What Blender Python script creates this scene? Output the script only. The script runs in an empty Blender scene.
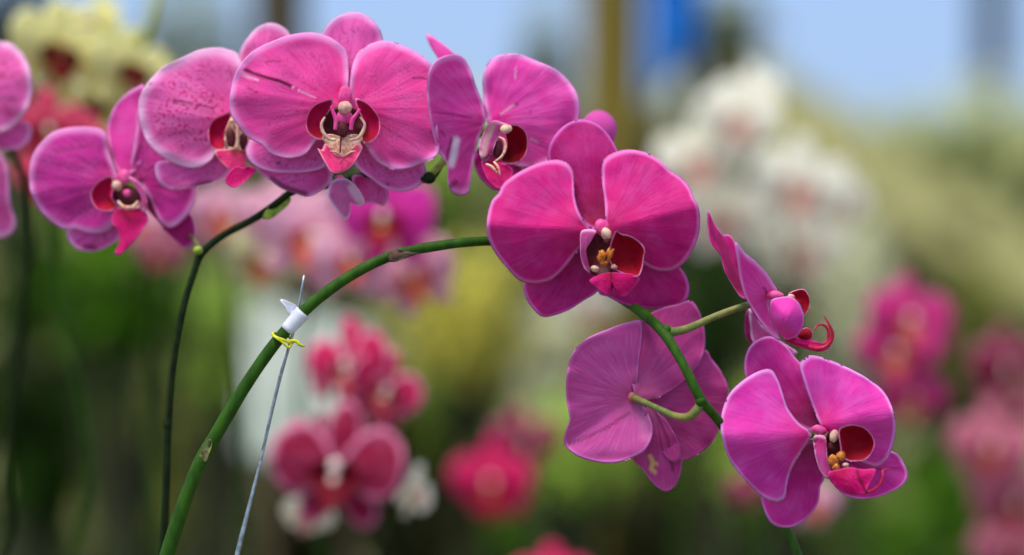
import bpy, math, random
from mathutils import Vector, Matrix, Euler, noise

# ---------------------------------------------------------------- camera
LENS, SENSOR = 85.0, 36.0
F = LENS / SENSOR * 1024.0
CAMZ = 1.45
M = 1.0 / F                      # metres per picture point on the focus plane
scene = bpy.context.scene
COL = scene.collection
cam_d = bpy.data.cameras.new('camera')
cam = bpy.data.objects.new('camera', cam_d)
COL.objects.link(cam)
cam.location = (0, -1.0, CAMZ)
cam.rotation_euler = (math.radians(90), 0, 0)
cam_d.lens = LENS
cam_d.sensor_width = SENSOR
cam_d.clip_start = 0.05
cam_d.dof.use_dof = True
cam_d.dof.focus_distance = 1.0
cam_d.dof.aperture_fstop = 2.8
scene.camera = cam


def P(x, y, d=0.0):
    """photo position at distance 1+d in front of the lens -> world point"""
    k = (1.0 + d) * M
    return Vector(((x - 512) * k, d, CAMZ - (y - 277.5) * k))


# ---------------------------------------------------------------- materials
def lin(c):
    out = []
    for v in c[:3]:
        v = v / 255.0
        out.append(v / 12.92 if v <= 0.04045 else ((v + 0.055) / 1.055) ** 2.4)
    return tuple(out) + (1.0,)


class NT:
    def __init__(self, name):
        self.m = bpy.data.materials.new(name)
        self.m.use_nodes = True
        self.t = self.m.node_tree
        self.t.nodes.clear()

    def n(self, typ, **kw):
        nd = self.t.nodes.new(typ)
        for k, v in kw.items():
            setattr(nd, k, v)
        return nd

    def l(self, a, b):
        self.t.links.new(a, b)

    def val(self, sock, v):
        if isinstance(v, (int, float, tuple)):
            sock.default_value = v
        else:
            self.l(v, sock)

    def attr(self, name):
        return self.n('ShaderNodeAttribute', attribute_name=name).outputs['Fac']

    def math(self, op, a, b=0.0, c=0.0, clamp=False):
        nd = self.n('ShaderNodeMath', operation=op, use_clamp=clamp)
        for i, v in enumerate((a, b, c)):
            self.val(nd.inputs[i], v)
        return nd.outputs[0]

    def ss(self, v, lo, hi, a=0.0, b=1.0):
        nd = self.n('ShaderNodeMapRange', interpolation_type='SMOOTHSTEP')
        self.val(nd.inputs[0], v)
        for i, q in enumerate((lo, hi, a, b)):
            nd.inputs[i + 1].default_value = q
        return nd.outputs[0]

    def mix(self, f, a, b):
        nd = self.n('ShaderNodeMix', data_type='RGBA')
        self.val(nd.inputs[0], f)
        self.val(nd.inputs[6], a)
        self.val(nd.inputs[7], b)
        return nd.outputs[2]

    def noise(self, vec, scale, detail=2.0, rough=0.5):
        nd = self.n('ShaderNodeTexNoise')
        if vec is not None:
            self.l(vec, nd.inputs['Vector'])
        nd.inputs['Scale'].default_value = scale
        nd.inputs['Detail'].default_value = detail
        nd.inputs['Roughness'].default_value = rough
        return nd.outputs['Fac']

    def finish(self, col, rough=0.5, transl=0.0, bump=None, bump_s=0.2, bump_d=0.001, spec=0.35, sheen=0.0, trcol=None):
        p = self.n('ShaderNodeBsdfPrincipled')
        self.val(p.inputs['Base Color'], col)
        self.val(p.inputs['Roughness'], rough)
        p.inputs['Specular IOR Level'].default_value = spec
        p.inputs['Sheen Weight'].default_value = sheen
        if bump is not None:
            b = self.n('ShaderNodeBump')
            b.inputs['Strength'].default_value = bump_s
            b.inputs['Distance'].default_value = bump_d
            self.l(bump, b.inputs['Height'])
            self.l(b.outputs[0], p.inputs['Normal'])
        out = self.n('ShaderNodeOutputMaterial')
        if transl > 0:
            t = self.n('ShaderNodeBsdfTranslucent')
            self.val(t.inputs['Color'], trcol if trcol is not None else col)
            mx = self.n('ShaderNodeMixShader')
            mx.inputs[0].default_value = transl
            self.l(p.outputs[0], mx.inputs[1])
            self.l(t.outputs[0], mx.inputs[2])
            self.l(mx.outputs[0], out.inputs[0])
        else:
            self.l(p.outputs[0], out.inputs[0])
        return self.m


def petal_mat(name, mid, core, edge, vein, vamt=0.35, speck=0.0, speckcol=None, rim0=0.9, rimamt=0.8,
              warm=None, warmamt=0.0, transl=0.22, corespan=0.42, dark=(96, 8, 40), pale=(240, 215, 235), vfreq=9.0, bigamt=0.16, band=0.0, bandcol=None):
    """petal surface: radiating veins, speckles, pale rim, deeper heart (all follow the petal itself)"""
    g = NT(name)
    rim, ang, t = g.attr('rim'), g.attr('ang'), g.attr('len')
    cx = g.n('ShaderNodeCombineXYZ')
    g.val(cx.inputs[0], g.math('MULTIPLY', ang, vfreq))
    g.val(cx.inputs[1], g.math('MULTIPLY', t, 1.6))
    g.val(cx.inputs[2], g.attr('seed'))
    veins = g.noise(cx.outputs[0], 2.2, 4.0, 0.62)
    cx2 = g.n('ShaderNodeCombineXYZ')
    g.val(cx2.inputs[0], g.math('MULTIPLY', g.attr('px'), 0.16))
    g.val(cx2.inputs[1], g.math('MULTIPLY', g.attr('py'), 0.16))
    g.val(cx2.inputs[2], g.attr('seed'))
    big = g.noise(cx2.outputs[0], 0.35, 2.0)
    sp = g.noise(cx2.outputs[0], 2.4, 2.0, 0.6)
    col = g.mix(g.ss(t, 0.0, corespan), lin(core), lin(mid))
    col = g.mix(g.math('MULTIPLY', g.ss(big, 0.35, 0.7), bigamt), col, lin(edge))
    v = g.math('MULTIPLY', g.ss(veins, 0.42, 0.74), vamt * 0.8)
    v = g.math('MULTIPLY', v, g.ss(rim, 1.0, 0.75, 0.0, 1.0))
    col = g.mix(v, col, lin(vein))
    if band > 0:
        # brighter band along the petal's middle, light on its ridge put into colour
        bb = g.ss(g.math('ABSOLUTE', ang), 0.0, 0.5, 1.0, 0.0)
        col = g.mix(g.math('MULTIPLY', bb, band), col, lin(bandcol))
    if speck > 0:
        s = g.math('MULTIPLY', g.ss(sp, 0.52, 0.62), speck)
        zone = g.math('MULTIPLY', g.ss(rim, 0.92, 0.6, 0.0, 1.0), g.ss(big, 0.38, 0.55))
        col = g.mix(g.math('MULTIPLY', s, zone), col, lin(speckcol or vein))
    rimc = tuple(min(255, c + 14) for c in edge)
    col = g.mix(g.ss(rim, rim0, 0.985, 0.0, min(1, rimamt * 1.15)), col, lin(rimc))
    col = g.mix(g.attr('dark'), col, lin(dark))
    col = g.mix(g.attr('pale'), col, lin(pale))
    h = g.math('ADD', g.math('MULTIPLY', veins, 1.0), g.math('MULTIPLY', sp, 0.5))
    return g.finish(col, 0.62, transl, h, 0.35, 0.0009, 0.14, 0.0)


def plain_mat(name, c1, c2, scale=60, rough=0.5, transl=0.0, bump=0.2, bd=0.001, spec=0.35, stretch=None, sheen=0.0):
    g = NT(name)
    tc = g.n('ShaderNodeTexCoord').outputs['Object']
    if stretch:
        mp = g.n('ShaderNodeMapping')
        mp.inputs['Scale'].default_value = stretch
        g.l(tc, mp.inputs['Vector'])
        tc = mp.outputs[0]
    nz = g.noise(tc, scale, 4.0, 0.6)
    col = g.mix(g.ss(nz, 0.35, 0.65), lin(c1), lin(c2))
    return g.finish(col, rough, transl, nz, bump, bd, spec, sheen)


def metal_mat(name, c, rough=0.35):
    g = NT(name)
    p = g.n('ShaderNodeBsdfPrincipled')
    tc = g.n('ShaderNodeTexCoord').outputs['Object']
    nz = g.noise(tc, 400, 3)
    g.l(g.mix(g.ss(nz, .3, .7), lin(c), lin(tuple(x * .75 for x in c))), p.inputs['Base Color'])
    p.inputs['Metallic'].default_value = 0.85
    p.inputs['Roughness'].default_value = rough
    o = g.n('ShaderNodeOutputMaterial')
    g.l(p.outputs[0], o.inputs[0])
    return g.m


# ---------------------------------------------------------------- mesh builder
ATTRS = ('rim', 'ang', 'len', 'seed', 'px', 'py', 'dark', 'pale')
WORLD = {}


def catmull(pts, closed=True, n=96):
    m = len(pts)
    dense = []
    segs = m if closed else m - 1
    for i in range(segs):
        if closed:
            p0, p1, p2, p3 = (pts[(i + k - 1) % m] for k in range(4))
        else:
            p0, p1, p2, p3 = pts[max(i - 1, 0)], pts[i], pts[i + 1], pts[min(i + 2, m - 1)]
        for s in range(10):
            u = s / 10.0
            dense.append(tuple(0.5 * ((2 * b) + (c - a) * u + (2 * a - 5 * b + 4 * c - d) * u * u + (3 * b - a - 3 * c + d) * u ** 3)
                               for a, b, c, d in zip(p0, p1, p2, p3)))
    dense.append(tuple(pts[0] if closed else pts[-1]))
    acc = [0.0]
    for a, b in zip(dense, dense[1:]):
        acc.append(acc[-1] + math.dist(a, b))
    out, j = [], 0
    cnt = n if closed else n - 1
    for i in range(n):
        s = acc[-1] * i / cnt
        while j < len(acc) - 2 and acc[j + 1] < s:
            j += 1
        w = (s - acc[j]) / max(acc[j + 1] - acc[j], 1e-9)
        w = min(max(w, 0), 1)
        out.append(tuple(a + (b - a) * w for a, b in zip(dense[j], dense[j + 1])))
    return out


def seg_dist(x, y, a, b):
    ax, ay = a[:2]
    bx, by = b[:2]
    dx, dy = bx - ax, by - ay
    L = dx * dx + dy * dy
    u = 0 if L == 0 else max(0, min(1, ((x - ax) * dx + (y - ay) * dy) / L))
    return math.hypot(x - ax - u * dx, y - ay - u * dy), u


class MB:
    def __init__(self, mapf=P):
        self.v, self.f, self.fm, self.at, self.map = [], [], [], {a: [] for a in ATTRS}, mapf

    def addv(self, co, **kw):
        self.v.append(Vector(co))
        for a in ATTRS:
            self.at[a].append(kw.get(a, 0.0))
        return len(self.v) - 1

    def face(self, idx, m=0):
        self.f.append(tuple(idx))
        self.fm.append(m)

    def petal(self, base, outline, d0=0.0, dt=0.0, pw=1.0, ridge=0.2, cup=0.0, curl=0.0, sv=0.0, ruf=0.0012, crease=0.0,
              tip=None, ctr=None, mat=0, rings=16, n=88, thick=0.0007, dark=(), pale=(), seed=None, warp=0.0008):
        ol = catmull(outline, True, n)
        cx = sum(p[0] for p in ol) / n
        cy = sum(p[1] for p in ol) / n
        if ctr:
            cx, cy = ctr
        if tip is None:
            tip = (2 * cx - base[0], 2 * cy - base[1])
            if math.dist(tip, base) < 2:
                tip = (cx, cy + 10)
        ax, ay = tip[0] - base[0], tip[1] - base[1]
        L0 = math.hypot(ax, ay)
        ax, ay = ax / L0, ay / L0
        L = max(math.dist(p, base) for p in ol)
        sd = seed if seed is not None else (base[0] * 0.37 + cx * 0.11 + cy * .07) % 50
        s = 0.05 * L

        def make(x, y, r, back):
            wx, wy = x - base[0], y - base[1]
            w = (wx * ax + wy * ay) / L
            vv = -wx * ay + wy * ax
            dist = math.hypot(wx, wy)
            an = math.atan2(vv, wx * ax + wy * ay)
            d = d0 + dt * (max(w, 0) ** pw if w > 0 else w * 0.3)
            d += (ridge * (math.sqrt(vv * vv + s * s) - s) + sv * vv) * M
            d += cup * (1 - r * r) + curl * r ** 5
            d += crease * math.exp(-(vv / (0.05 * L)) ** 2) * min(1, max(0, w) * 2)
            nz = noise.noise(Vector((x * .035, y * .035, sd)))
            nr = noise.noise(Vector((math.cos(an) * 3 + x * .05, y * .06, sd + 7)))
            d += warp * 2.0 * nz + ruf * 2.0 * nr * r ** 4
            # shallow furrows running out from the base
            d += 0.00012 * math.sin(an * 26 + sd) * min(1, dist / L * 2) * (1 - r ** 3)
            if back:
                d += thick * (1 - r ** 6)
            dk = pl = 0.0
            for poly, wd, am in dark:
                q = min(seg_dist(x, y, a, b)[0] for a, b in zip(poly, poly[1:])) if len(poly) > 1 else math.dist((x, y), poly[0])
                dk = max(dk, am * max(0, min(1, 1.5 - q / wd)))
            for poly, wd, am in pale:
                q = min(seg_dist(x, y, a, b)[0] for a, b in zip(poly, poly[1:])) if len(poly) > 1 else math.dist((x, y), poly[0])
                pl = max(pl, am * max(0, min(1, 1.5 - q / wd)))
            return self.addv(self.map(x, y, d), rim=r, ang=an, len=dist / L, seed=sd, px=x, py=y, dark=dk, pale=pl)

        front = [[make(cx, cy, 0, False)]]
        backl = [[make(cx, cy, 0, True)]]
        for k in range(1, rings + 1):
            r = (k / rings) ** 0.85
            front.append([make(cx + (q[0] - cx) * r, cy + (q[1] - cy) * r, r, False) for q in ol])
            if k < rings:
                backl.append([make(cx + (q[0] - cx) * r, cy + (q[1] - cy) * r, r, True) for q in ol])
        backl.append(front[-1])
        for lay, flip in ((front, False), (backl, True)):
            for k in range(rings):
                for i in range(n):
                    j = (i + 1) % n
                    if k == 0:
                        fc = [lay[0][0], lay[1][i], lay[1][j]]
                    else:
                        fc = [lay[k][i], lay[k + 1][i], lay[k + 1][j], lay[k][j]]
                    self.face(fc[::-1] if flip else fc, mat)

    def tube(self, pts, rad, mat=0, seg=10, n=None, wob=0.0, cap=True):
        """pts: (x, y, d) in photo position / distance; rad in photo points, number or list"""
        if n is None:
            n = max(6, len(pts) * 6)
        if not isinstance(rad, (list, tuple)):
            rad = [rad] * len(pts)
        q = catmull([tuple(p) + (r * 1.0,) for p, r in zip(pts, rad)], False, n)
        W = [self.map(a[0], a[1], a[2]) for a in q]
        prev = None
        rings = []
        for i, w in enumerate(W):
            tg = (W[min(i + 1, n - 1)] - W[max(i - 1, 0)]).normalized()
            up = Vector((0, -1, 0)) if abs(tg.y) < 0.9 else Vector((0, 0, 1))
            if prev is not None:
                up = prev
            sx = tg.cross(up)
            if sx.length < 1e-6:
                sx = tg.cross(Vector((1, 0, 0)))
            sx.normalize()
            up = sx.cross(tg).normalized()
            prev = up
            r = q[i][3] * M * (1 + (q[i][2] if self.map is P else 0))
            r *= 1 + wob * noise.noise(Vector((i * .35, r * 100, 3)))
            rings.append([self.addv(w + (sx * math.cos(a) + up * math.sin(a)) * r, rim=0.3, len=i / n, px=i, py=k, seed=1)
                          for k, a in ((k, 2 * math.pi * k / seg) for k in range(seg))])
        for i in range(n - 1):
            for k in range(seg):
                k2 = (k + 1) % seg
                self.face([rings[i][k], rings[i][k2], rings[i + 1][k2], rings[i + 1][k]], mat)
        if cap:
            self.face(rings[0][::-1], mat)
            self.face(rings[-1], mat)

    def blob(self, x, y, d, rx, ry, rd=None, mat=0, rot=0.0, lump=0.12, seg=18, seed=0):
        """soft lump, radii in photo points (rd = depth radius)"""
        rd = rd if rd is not None else min(rx, ry)
        rows = seg // 2
        ca, sa = math.cos(rot), math.sin(rot)

        def pt(th, ph):
            ux, uy, ud = math.sin(th) * math.cos(ph), math.cos(th), math.sin(th) * math.sin(ph)
            k = 1 + lump * noise.noise(Vector((ux * 1.6 + seed, uy * 1.6, ud * 1.6 + x)))
            ex, ey = ux * rx * k, uy * ry * k
            return self.map(x + ex * ca - ey * sa, y + ex * sa + ey * ca, d + ud * rd * k * M)
        top = self.addv(pt(0, 0), rim=.2, seed=1)
        grid = []
        for i in range(1, rows):
            grid.append([self.addv(pt(math.pi * i / rows, 2 * math.pi * k / seg), rim=.2, seed=1, len=.5) for k in range(seg)])
        bot = self.addv(pt(math.pi, 0), rim=.2, seed=1)
        for k in range(seg):
            k2 = (k + 1) % seg
            self.face([top, grid[0][k2], grid[0][k]], mat)
            self.face([bot, grid[-1][k], grid[-1][k2]], mat)
            for i in range(len(grid) - 1):
                self.face([grid[i][k], grid[i][k2], grid[i + 1][k2], grid[i + 1][k]], mat)

    def box(self, lo, hi, mat=0):
        x0, y0, z0 = lo
        x1, y1, z1 = hi
        c = [(x0, y0, z0), (x1, y0, z0), (x1, y1, z0), (x0, y1, z0), (x0, y0, z1), (x1, y0, z1), (x1, y1, z1), (x0, y1, z1)]
        i = [self.addv(p) for p in c]
        for a in ((0, 3, 2, 1), (4, 5, 6, 7), (0, 1, 5, 4), (1, 2, 6, 5), (2, 3, 7, 6), (3, 0, 4, 7)):
            self.face([i[k] for k in a], mat)

    def lathe(self, c, prof, seg=28, mat=0):
        rings = []
        for r, z in prof:
            rings.append([self.addv((c[0] + r * math.cos(2 * math.pi * k / seg), c[1] + r * math.sin(2 * math.pi * k / seg), c[2] + z)) for k in range(seg)])
        for a, b in zip(rings, rings[1:]):
            for k in range(seg):
                k2 = (k + 1) % seg
                self.face([a[k], a[k2], b[k2], b[k]], mat)

    def mesh(self, name, mats, origin=(0, 0, 0), smooth=True, attrs=True):
        me = bpy.data.meshes.new(name)
        o = Vector(origin)
        me.from_pydata([v - o for v in self.v], [], self.f)
        for m in mats:
            me.materials.append(m)
        me.polygons.foreach_set('material_index', self.fm)
        me.polygons.foreach_set('use_smooth', [smooth] * len(self.f))
        if attrs:
            for a in ATTRS:
                at = me.attributes.new(a, 'FLOAT', 'POINT')
                at.data.foreach_set('value', self.at[a])
        me.update()
        return me

    def build(self, name, mats, parent=None, origin=None, label=None, smooth=True, attrs=True):
        if origin is None:
            origin = Vector((0, 0, 0))
            for v in self.v:
                origin += v
            origin /= max(1, len(self.v))
        origin = Vector(origin)
        o = bpy.data.objects.new(name, self.mesh(name, mats if isinstance(mats, (list, tuple)) else [mats], origin, smooth, attrs))
        COL.objects.link(o)
        WORLD[o.name] = origin
        if parent is not None:
            o.parent = parent
            o.location = origin - WORLD[parent.name]
        else:
            o.location = origin
        if label:
            o['label'] = label
        return o


def thing(name, loc, label, cat, group=None):
    o = bpy.data.objects.new(name, None)
    o.empty_display_size = 0.05
    COL.objects.link(o)
    o.location = loc
    WORLD[o.name] = Vector(loc)
    tag(o, label, cat, group)
    return o


def tag(o, label, cat=None, group=None, kind=None):
    if label:
        o['label'] = label
    if cat:
        o['category'] = cat
    if group:
        o['group'] = group
    if kind:
        o['kind'] = kind
    return o

# ================================================================= MATERIALS
M_F = petal_mat('petal_deep_magenta', (208, 28, 128), (216, 34, 116), (224, 120, 196), (150, 8, 88), 0.5, corespan=0.6, band=0.45, bandcol=(228, 38, 130), rim0=0.9)
M_FS = petal_mat('sepal_deep_magenta', (188, 22, 112), (148, 6, 66), (206, 96, 186), (132, 6, 74), 0.5, rim0=0.9, corespan=0.6)
M_C = petal_mat('petal_bright_pink', (238, 78, 164), (242, 54, 144), (232, 150, 212), (222, 30, 124), 0.6, speck=0.5, speckcol=(206, 24, 110), rim0=0.86, rimamt=0.75, corespan=0.6)
M_CS = petal_mat('sepal_pink_mottled', (230, 92, 176), (200, 30, 120), (226, 160, 212), (196, 30, 120), 0.65, speck=0.5, speckcol=(170, 16, 100), rim0=0.8, rimamt=0.7)
M_L2 = petal_mat('petal_pale_pink_spotted', (238, 104, 184), (236, 56, 150), (234, 178, 216), (214, 34, 120), 0.65, speck=1.0, speckcol=(206, 18, 104), rim0=0.78, rimamt=0.8)
M_L1 = petal_mat('petal_plum_spotted', (206, 50, 152), (176, 18, 100), (222, 140, 200), (156, 12, 96), 0.6, speck=0.6, speckcol=(150, 8, 84), rim0=0.82, rimamt=0.75)
M_R = petal_mat('petal_rose_lilac', (232, 70, 170), (232, 46, 150), (230, 146, 212), (198, 22, 124), 0.5, rim0=0.86, rimamt=0.75)
M_D = petal_mat('petal_violet_pink', (224, 56, 172), (244, 50, 146), (230, 146, 222), (192, 22, 136), 0.45, corespan=0.55, rim0=0.9, rimamt=0.8, band=0.4, bandcol=(236, 70, 170))
M_SP = petal_mat('petal_side_pink', (232, 66, 172), (238, 70, 170), (232, 160, 226), (206, 40, 140), 0.4, rim0=0.72, rimamt=0.7)
M_DS = petal_mat('sepal_violet_pink', (214, 44, 152), (150, 6, 70), (222, 130, 212), (168, 16, 110), 0.45, rim0=0.9, rimamt=0.8, corespan=0.7)
M_B = petal_mat('petal_back_lilac', (216, 80, 162), (200, 76, 140), (216, 126, 198), (226, 150, 206), 0.4, rim0=0.92, rimamt=0.6, vfreq=14)
M_B2 = petal_mat('petal_back_dusty_rose', (190, 58, 134), (196, 84, 138), (206, 110, 180), (214, 120, 176), 0.35, pale=(214, 176, 104), rim0=0.92, rimamt=0.6, vfreq=14)
M_LILAC = petal_mat('petal_faded_lilac', (228, 96, 172), (190, 90, 160), (232, 200, 232), (168, 60, 140), 0.5, rim0=0.8)
M_LOBE = petal_mat('lip_lobe_crimson', (150, 0, 30), (110, 0, 12), (226, 128, 178), (112, 0, 14), 0.4, rim0=0.9, rimamt=0.95, transl=0.05, bigamt=0.0)
M_LOBE2 = petal_mat('lip_lobe_rose_red', (186, 6, 70), (166, 8, 24), (236, 136, 190), (140, 0, 30), 0.5, rim0=0.88, rimamt=0.95, transl=0.1, bigamt=0.0)
M_BAND = petal_mat('lip_lobe_outside_lilac', (208, 70, 148), (196, 40, 110), (236, 168, 208), (196, 50, 130), 0.5, rim0=0.78, rimamt=0.7, pale=(240, 196, 190))
M_MID = petal_mat('lip_middle_pink_red', (206, 6, 108), (168, 0, 50), (230, 70, 156), (150, 0, 40), 0.7, speck=0.5, speckcol=(170, 0, 40), rim0=0.85, rimamt=0.5)
M_MIDW = petal_mat('lip_middle_pink_orange', (238, 46, 128), (226, 96, 90), (240, 170, 170), (206, 40, 40), 0.5, speck=0.5, speckcol=(200, 20, 40), rim0=0.82, rimamt=0.6)
M_THROAT = plain_mat('lip_throat_maroon', (58, 3, 14), (96, 6, 30), 900, 0.6)
M_CALLUS = plain_mat('callus_orange', (214, 140, 50), (176, 74, 30), 700, 0.5, 0.1)
M_CREAM = plain_mat('column_cream', (226, 200, 160), (214, 150, 150), 300, 0.45, 0.15)
M_PINKC = plain_mat('column_pink', (224, 50, 136), (236, 96, 164), 300, 0.5, 0.15)
M_PLATE = plain_mat('lip_plate_cream', (238, 206, 178), (214, 130, 104), 700, 0.5, 0.15)
M_RED = plain_mat('tendril_crimson', (160, 8, 44), (196, 24, 70), 600, 0.45)
M_STEM = plain_mat('stem_green', (48, 86, 12), (34, 68, 8), 260, 0.6, 0, 0.25, 0.0006, 0.15, stretch=(1, 1, .35))
M_STEMD = plain_mat('stem_dark_green', (28, 44, 10), (14, 26, 6), 260, 0.65, 0, 0.3, 0.0006, 0.12)
M_PED = plain_mat('pedicel_olive', (128, 122, 62), (84, 104, 44), 200, 0.5, 0, 0.2, 0.0005)
M_PEDP = plain_mat('pedicel_rosy_olive', (176, 96, 100), (150, 104, 70), 200, 0.5)
M_NODE = plain_mat('node_bract', (150, 160, 90), (96, 76, 50), 300, 0.6)
M_BRACT = plain_mat('bract_yellow_green', (170, 190, 60), (120, 150, 50), 300, 0.5, 0.1)
M_BRN = plain_mat('bract_dry_brown', (84, 56, 40), (50, 36, 26), 300, 0.7)
M_TAG = plain_mat('clip_white', (226, 228, 236), (208, 210, 222), 200, 0.4, 0.1)
M_TIE = plain_mat('tie_yellow', (214, 214, 40), (180, 176, 20), 300, 0.45)
M_WIRE = metal_mat('wire_grey', (176, 184, 184))
M_SCAR = plain_mat('insect_scar_cream', (226, 200, 130), (196, 160, 90), 600, 0.7)

# ================================================================= HERO SPRAYS
BENCH = 0.95


def pot_mesh(parent, c, r=0.06, h=0.12, mat=None):
    b = MB()
    b.lathe(c, [(0.0, 0.0), (r * .72, 0.0), (r * .98, h * .86), (r * 1.08, h * .86), (r * 1.1, h), (r * 1.0, h), (r * .96, h * .84), (0.0, h * .82)])
    return b.build('pot', mat, parent, c)


def strap_leaf(bm, c, az, ln, wd, rise, droop, mat=0):
    """a thick orchid leaf arching out of the pot"""
    n = 12
    dx, dy = math.cos(az), math.sin(az)
    rows = []
    for i in range(n + 1):
        t = i / n
        w = wd * math.sin(math.pi * min(1, (t * .93 + .07)) ** .8) * 0.5 + 0.0015
        cx = c[0] + dx * ln * t
        cy = c[1] + dy * ln * t
        cz = c[2] + rise * t - droop * t * t
        row = []
        for j, s in enumerate((-1, -.5, 0, .5, 1)):
            row.append((cx - dy * w * s, cy + dx * w * s, cz + abs(s) * w * 0.35))
        rows.append(row)
    top = [[bm.addv(p, rim=.3, len=i / n) for p in r] for i, r in enumerate(rows)]
    bot = [[bm.addv((p[0], p[1], p[2] - .002)) for p in r] for r in rows]
    for i in range(n):
        for j in range(4):
            bm.face([top[i][j], top[i][j + 1], top[i + 1][j + 1], top[i + 1][j]], mat)
            bm.face([bot[i][j], bot[i + 1][j], bot[i + 1][j + 1], bot[i][j + 1]], mat)
        bm.face([top[i][0], top[i + 1][0], bot[i + 1][0], bot[i][0]], mat)
        bm.face([top[i][4], bot[i][4], bot[i + 1][4], top[i + 1][4]], mat)


M_LEAF = plain_mat('orchid_leaf_green', (52, 92, 36), (34, 70, 28), 14, 0.35, 0.08)
M_POT = plain_mat('pot_terracotta', (150, 84, 56), (124, 66, 44), 30, 0.8)
M_POTB = plain_mat('pot_black', (36, 36, 36), (24, 24, 26), 30, 0.45)


class Flower:
    """one orchid flower: the column is its own mesh, petals, sepals and lip hang on it"""

    def __init__(self, plant, label, origin):
        self.plant, self.label, self.origin = plant, label, P(*origin)
        self.col = MB()
        self.pend = []

    def pet(self, kind, mat, *a, label=None, **k):
        b = MB()
        b.petal(*a, **k)
        self.pend.append((kind, b, [mat] if not isinstance(mat, list) else mat, label))
        return b

    def part(self, kind, mb, mats, label=None):
        self.pend.append((kind, mb, mats, label))

    def done(self, colmats=None):
        o = self.col.build('flower', colmats or [M_CREAM, M_PINKC, M_THROAT], self.plant, self.origin, self.label)
        for kind, mb, mats, lab in self.pend:
            mb.build(kind, mats, o, self.origin, lab)
        return o


LIP = [M_LOBE, M_BAND, M_MID, M_CALLUS, M_CREAM, M_THROAT, M_RED, M_PLATE, M_LOBE2, M_MIDW, M_PINKC, M_D]
LOBE, BAND, MID, CALL, CRM, THR, RED, PLATE, LOBE2, MIDW, PINKC = range(11)

# ---- plant in front: green arching stem with a white clip -------------------
bx, bz = -0.20, 0.0
rootB = thing('orchid_plant', (bx, 0.0, BENCH), 'magenta moth orchid on thick green arching stem with a white clip and yellow tie', 'orchid')
pot_mesh(rootB, (bx, 0.0, BENCH), 0.065, 0.13, M_POT)
lf = [(0.3, .12, .055, .05, .06), (2.6, .11, .05, .04, .06), (3.9, .12, .05, .05, .06), (5.4, .12, .05, .04, .06)]
for az, ln, wd, ri, dr in lf:
    b = MB()
    strap_leaf(b, (bx, 0, BENCH + .12), az, ln, wd, ri, dr)
    b.build('leaf', M_LEAF, rootB, (bx, 0, BENCH + .12))
stem = MB()
stemB = [(28, 1220, .0), (70, 1000, .0), (136, 760, 0), (150, 640, 0), (160, 580, 0), (167, 555, 0), (180, 515, 0), (198.5, 466, 0), (218.7, 430, 0), (244, 388, 0), (270, 350, 0), (291, 325, 0), (315, 301, 0), (350, 276, 0),
         (388, 257, 0.002), (430, 247, 0.006), (490, 241, 0.012), (545, 247, 0.030), (590, 272, .036), (618, 297, 0.030), (638, 310, 0.014), (662, 331, -.004), (683, 364, -.012), (700, 398, -.014), (718, 420, -.006), (740, 452, 0.01), (764, 490, 0.028), (785, 526, 0.030), (797, 552, 0.026), (806, 590, 0.02), (806, 640, 0.012)]
stem.tube(stemB, [8.5, 8.3, 8, 7.8, 7.6, 7.4, 7.2, 6.9, 6.7, 6.4, 6.1, 6.0, 5.7, 5.5, 5.2, 5.0, 4.8, 4.4, 4.4, 4.5, 4.8, 5.2, 4.8, 5.0, 4.6, 4.2, 4, 4.3, 4.2, 3.6, 2.5], 0, 16, 220, 0.05)
# joints of the stem
stem.blob(701, 401, -.014, 6.3, 5.6, 5.6, 0, 0.8)
stem.blob(666, 330, -.004, 6, 5.6, 5.4, 0, 0.5)
stem.build('stem', M_STEM, rootB)
b = MB()
b.petal((206, 456), [(203, 462), (199, 458), (202, 449), (207, 441), (211, 439), (212, 445), (209, 455), (206, 462)], d0=-.0032, ridge=.3, rings=5, n=30, mat=0)
b.build('bract', M_NODE, rootB, label='dry pale bract on the lower stem')
b = MB()
b.petal((392, 256), [(389, 261), (388, 254), (394, 250), (402, 250), (412, 252), (420, 253), (412, 256), (401, 260), (394, 262)], d0=-.0026, ridge=.3, rings=5, n=30)
b.build('bract', M_BRN, rootB, label='brown dry bract on top of the arch')
# loose bud further down the spray end
b = MB()
b.blob(806, 650, .012, 9, 13, 9, 0)
b.build('bud', M_BRACT, rootB)


def band_tube(mb, p0, p1, r0, r1, d, mat=0):
    mb.tube([(p0[0], p0[1], d), ((p0[0] + p1[0]) / 2, (p0[1] + p1[1]) / 2, d), (p1[0], p1[1], d)], [r0, (r0 + r1) / 2, r1], mat, 20, 8)


clip = MB()
band_tube(clip, (286.5, 330.5), (303, 312), 7.2, 8.2, 0.0)
clip.petal((292, 312), [(290, 316), (285, 307), (281, 302), (280, 299), (285, 300), (292, 303), (297, 306), (296, 311)], d0=.002, ridge=.1, rings=4, n=24)
o = clip.build('stem_clip', M_TAG)
tag(o, 'white plastic clip wrapped round the green arching stem', 'plant clip')
tie = MB()
tie.tube([(272, 334, -.001), (276, 337, -.0036), (284, 340, -.004), (290, 343, -.003), (293, 342, 0), (289, 337, .0035), (280, 333, .0035), (273, 333, .001), (274, 336, -.003), (281, 341, -.0042), (288, 347, -.0036), (291, 345, -.003), (289, 340, -.0035)], 1.35, 0, 8, 70)
tie.tube([(290, 341, -.003), (296, 341, -.004), (300, 345, -.004), (305, 346, -.003)], [1.6, 1.9, 1.7, .9], 0, 8, 14)
o = tie.build('twist_tie', M_TIE)
tag(o, 'thin yellow twist tie knotted round the green stem below the white clip', 'twist tie')
wire = MB()
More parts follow.
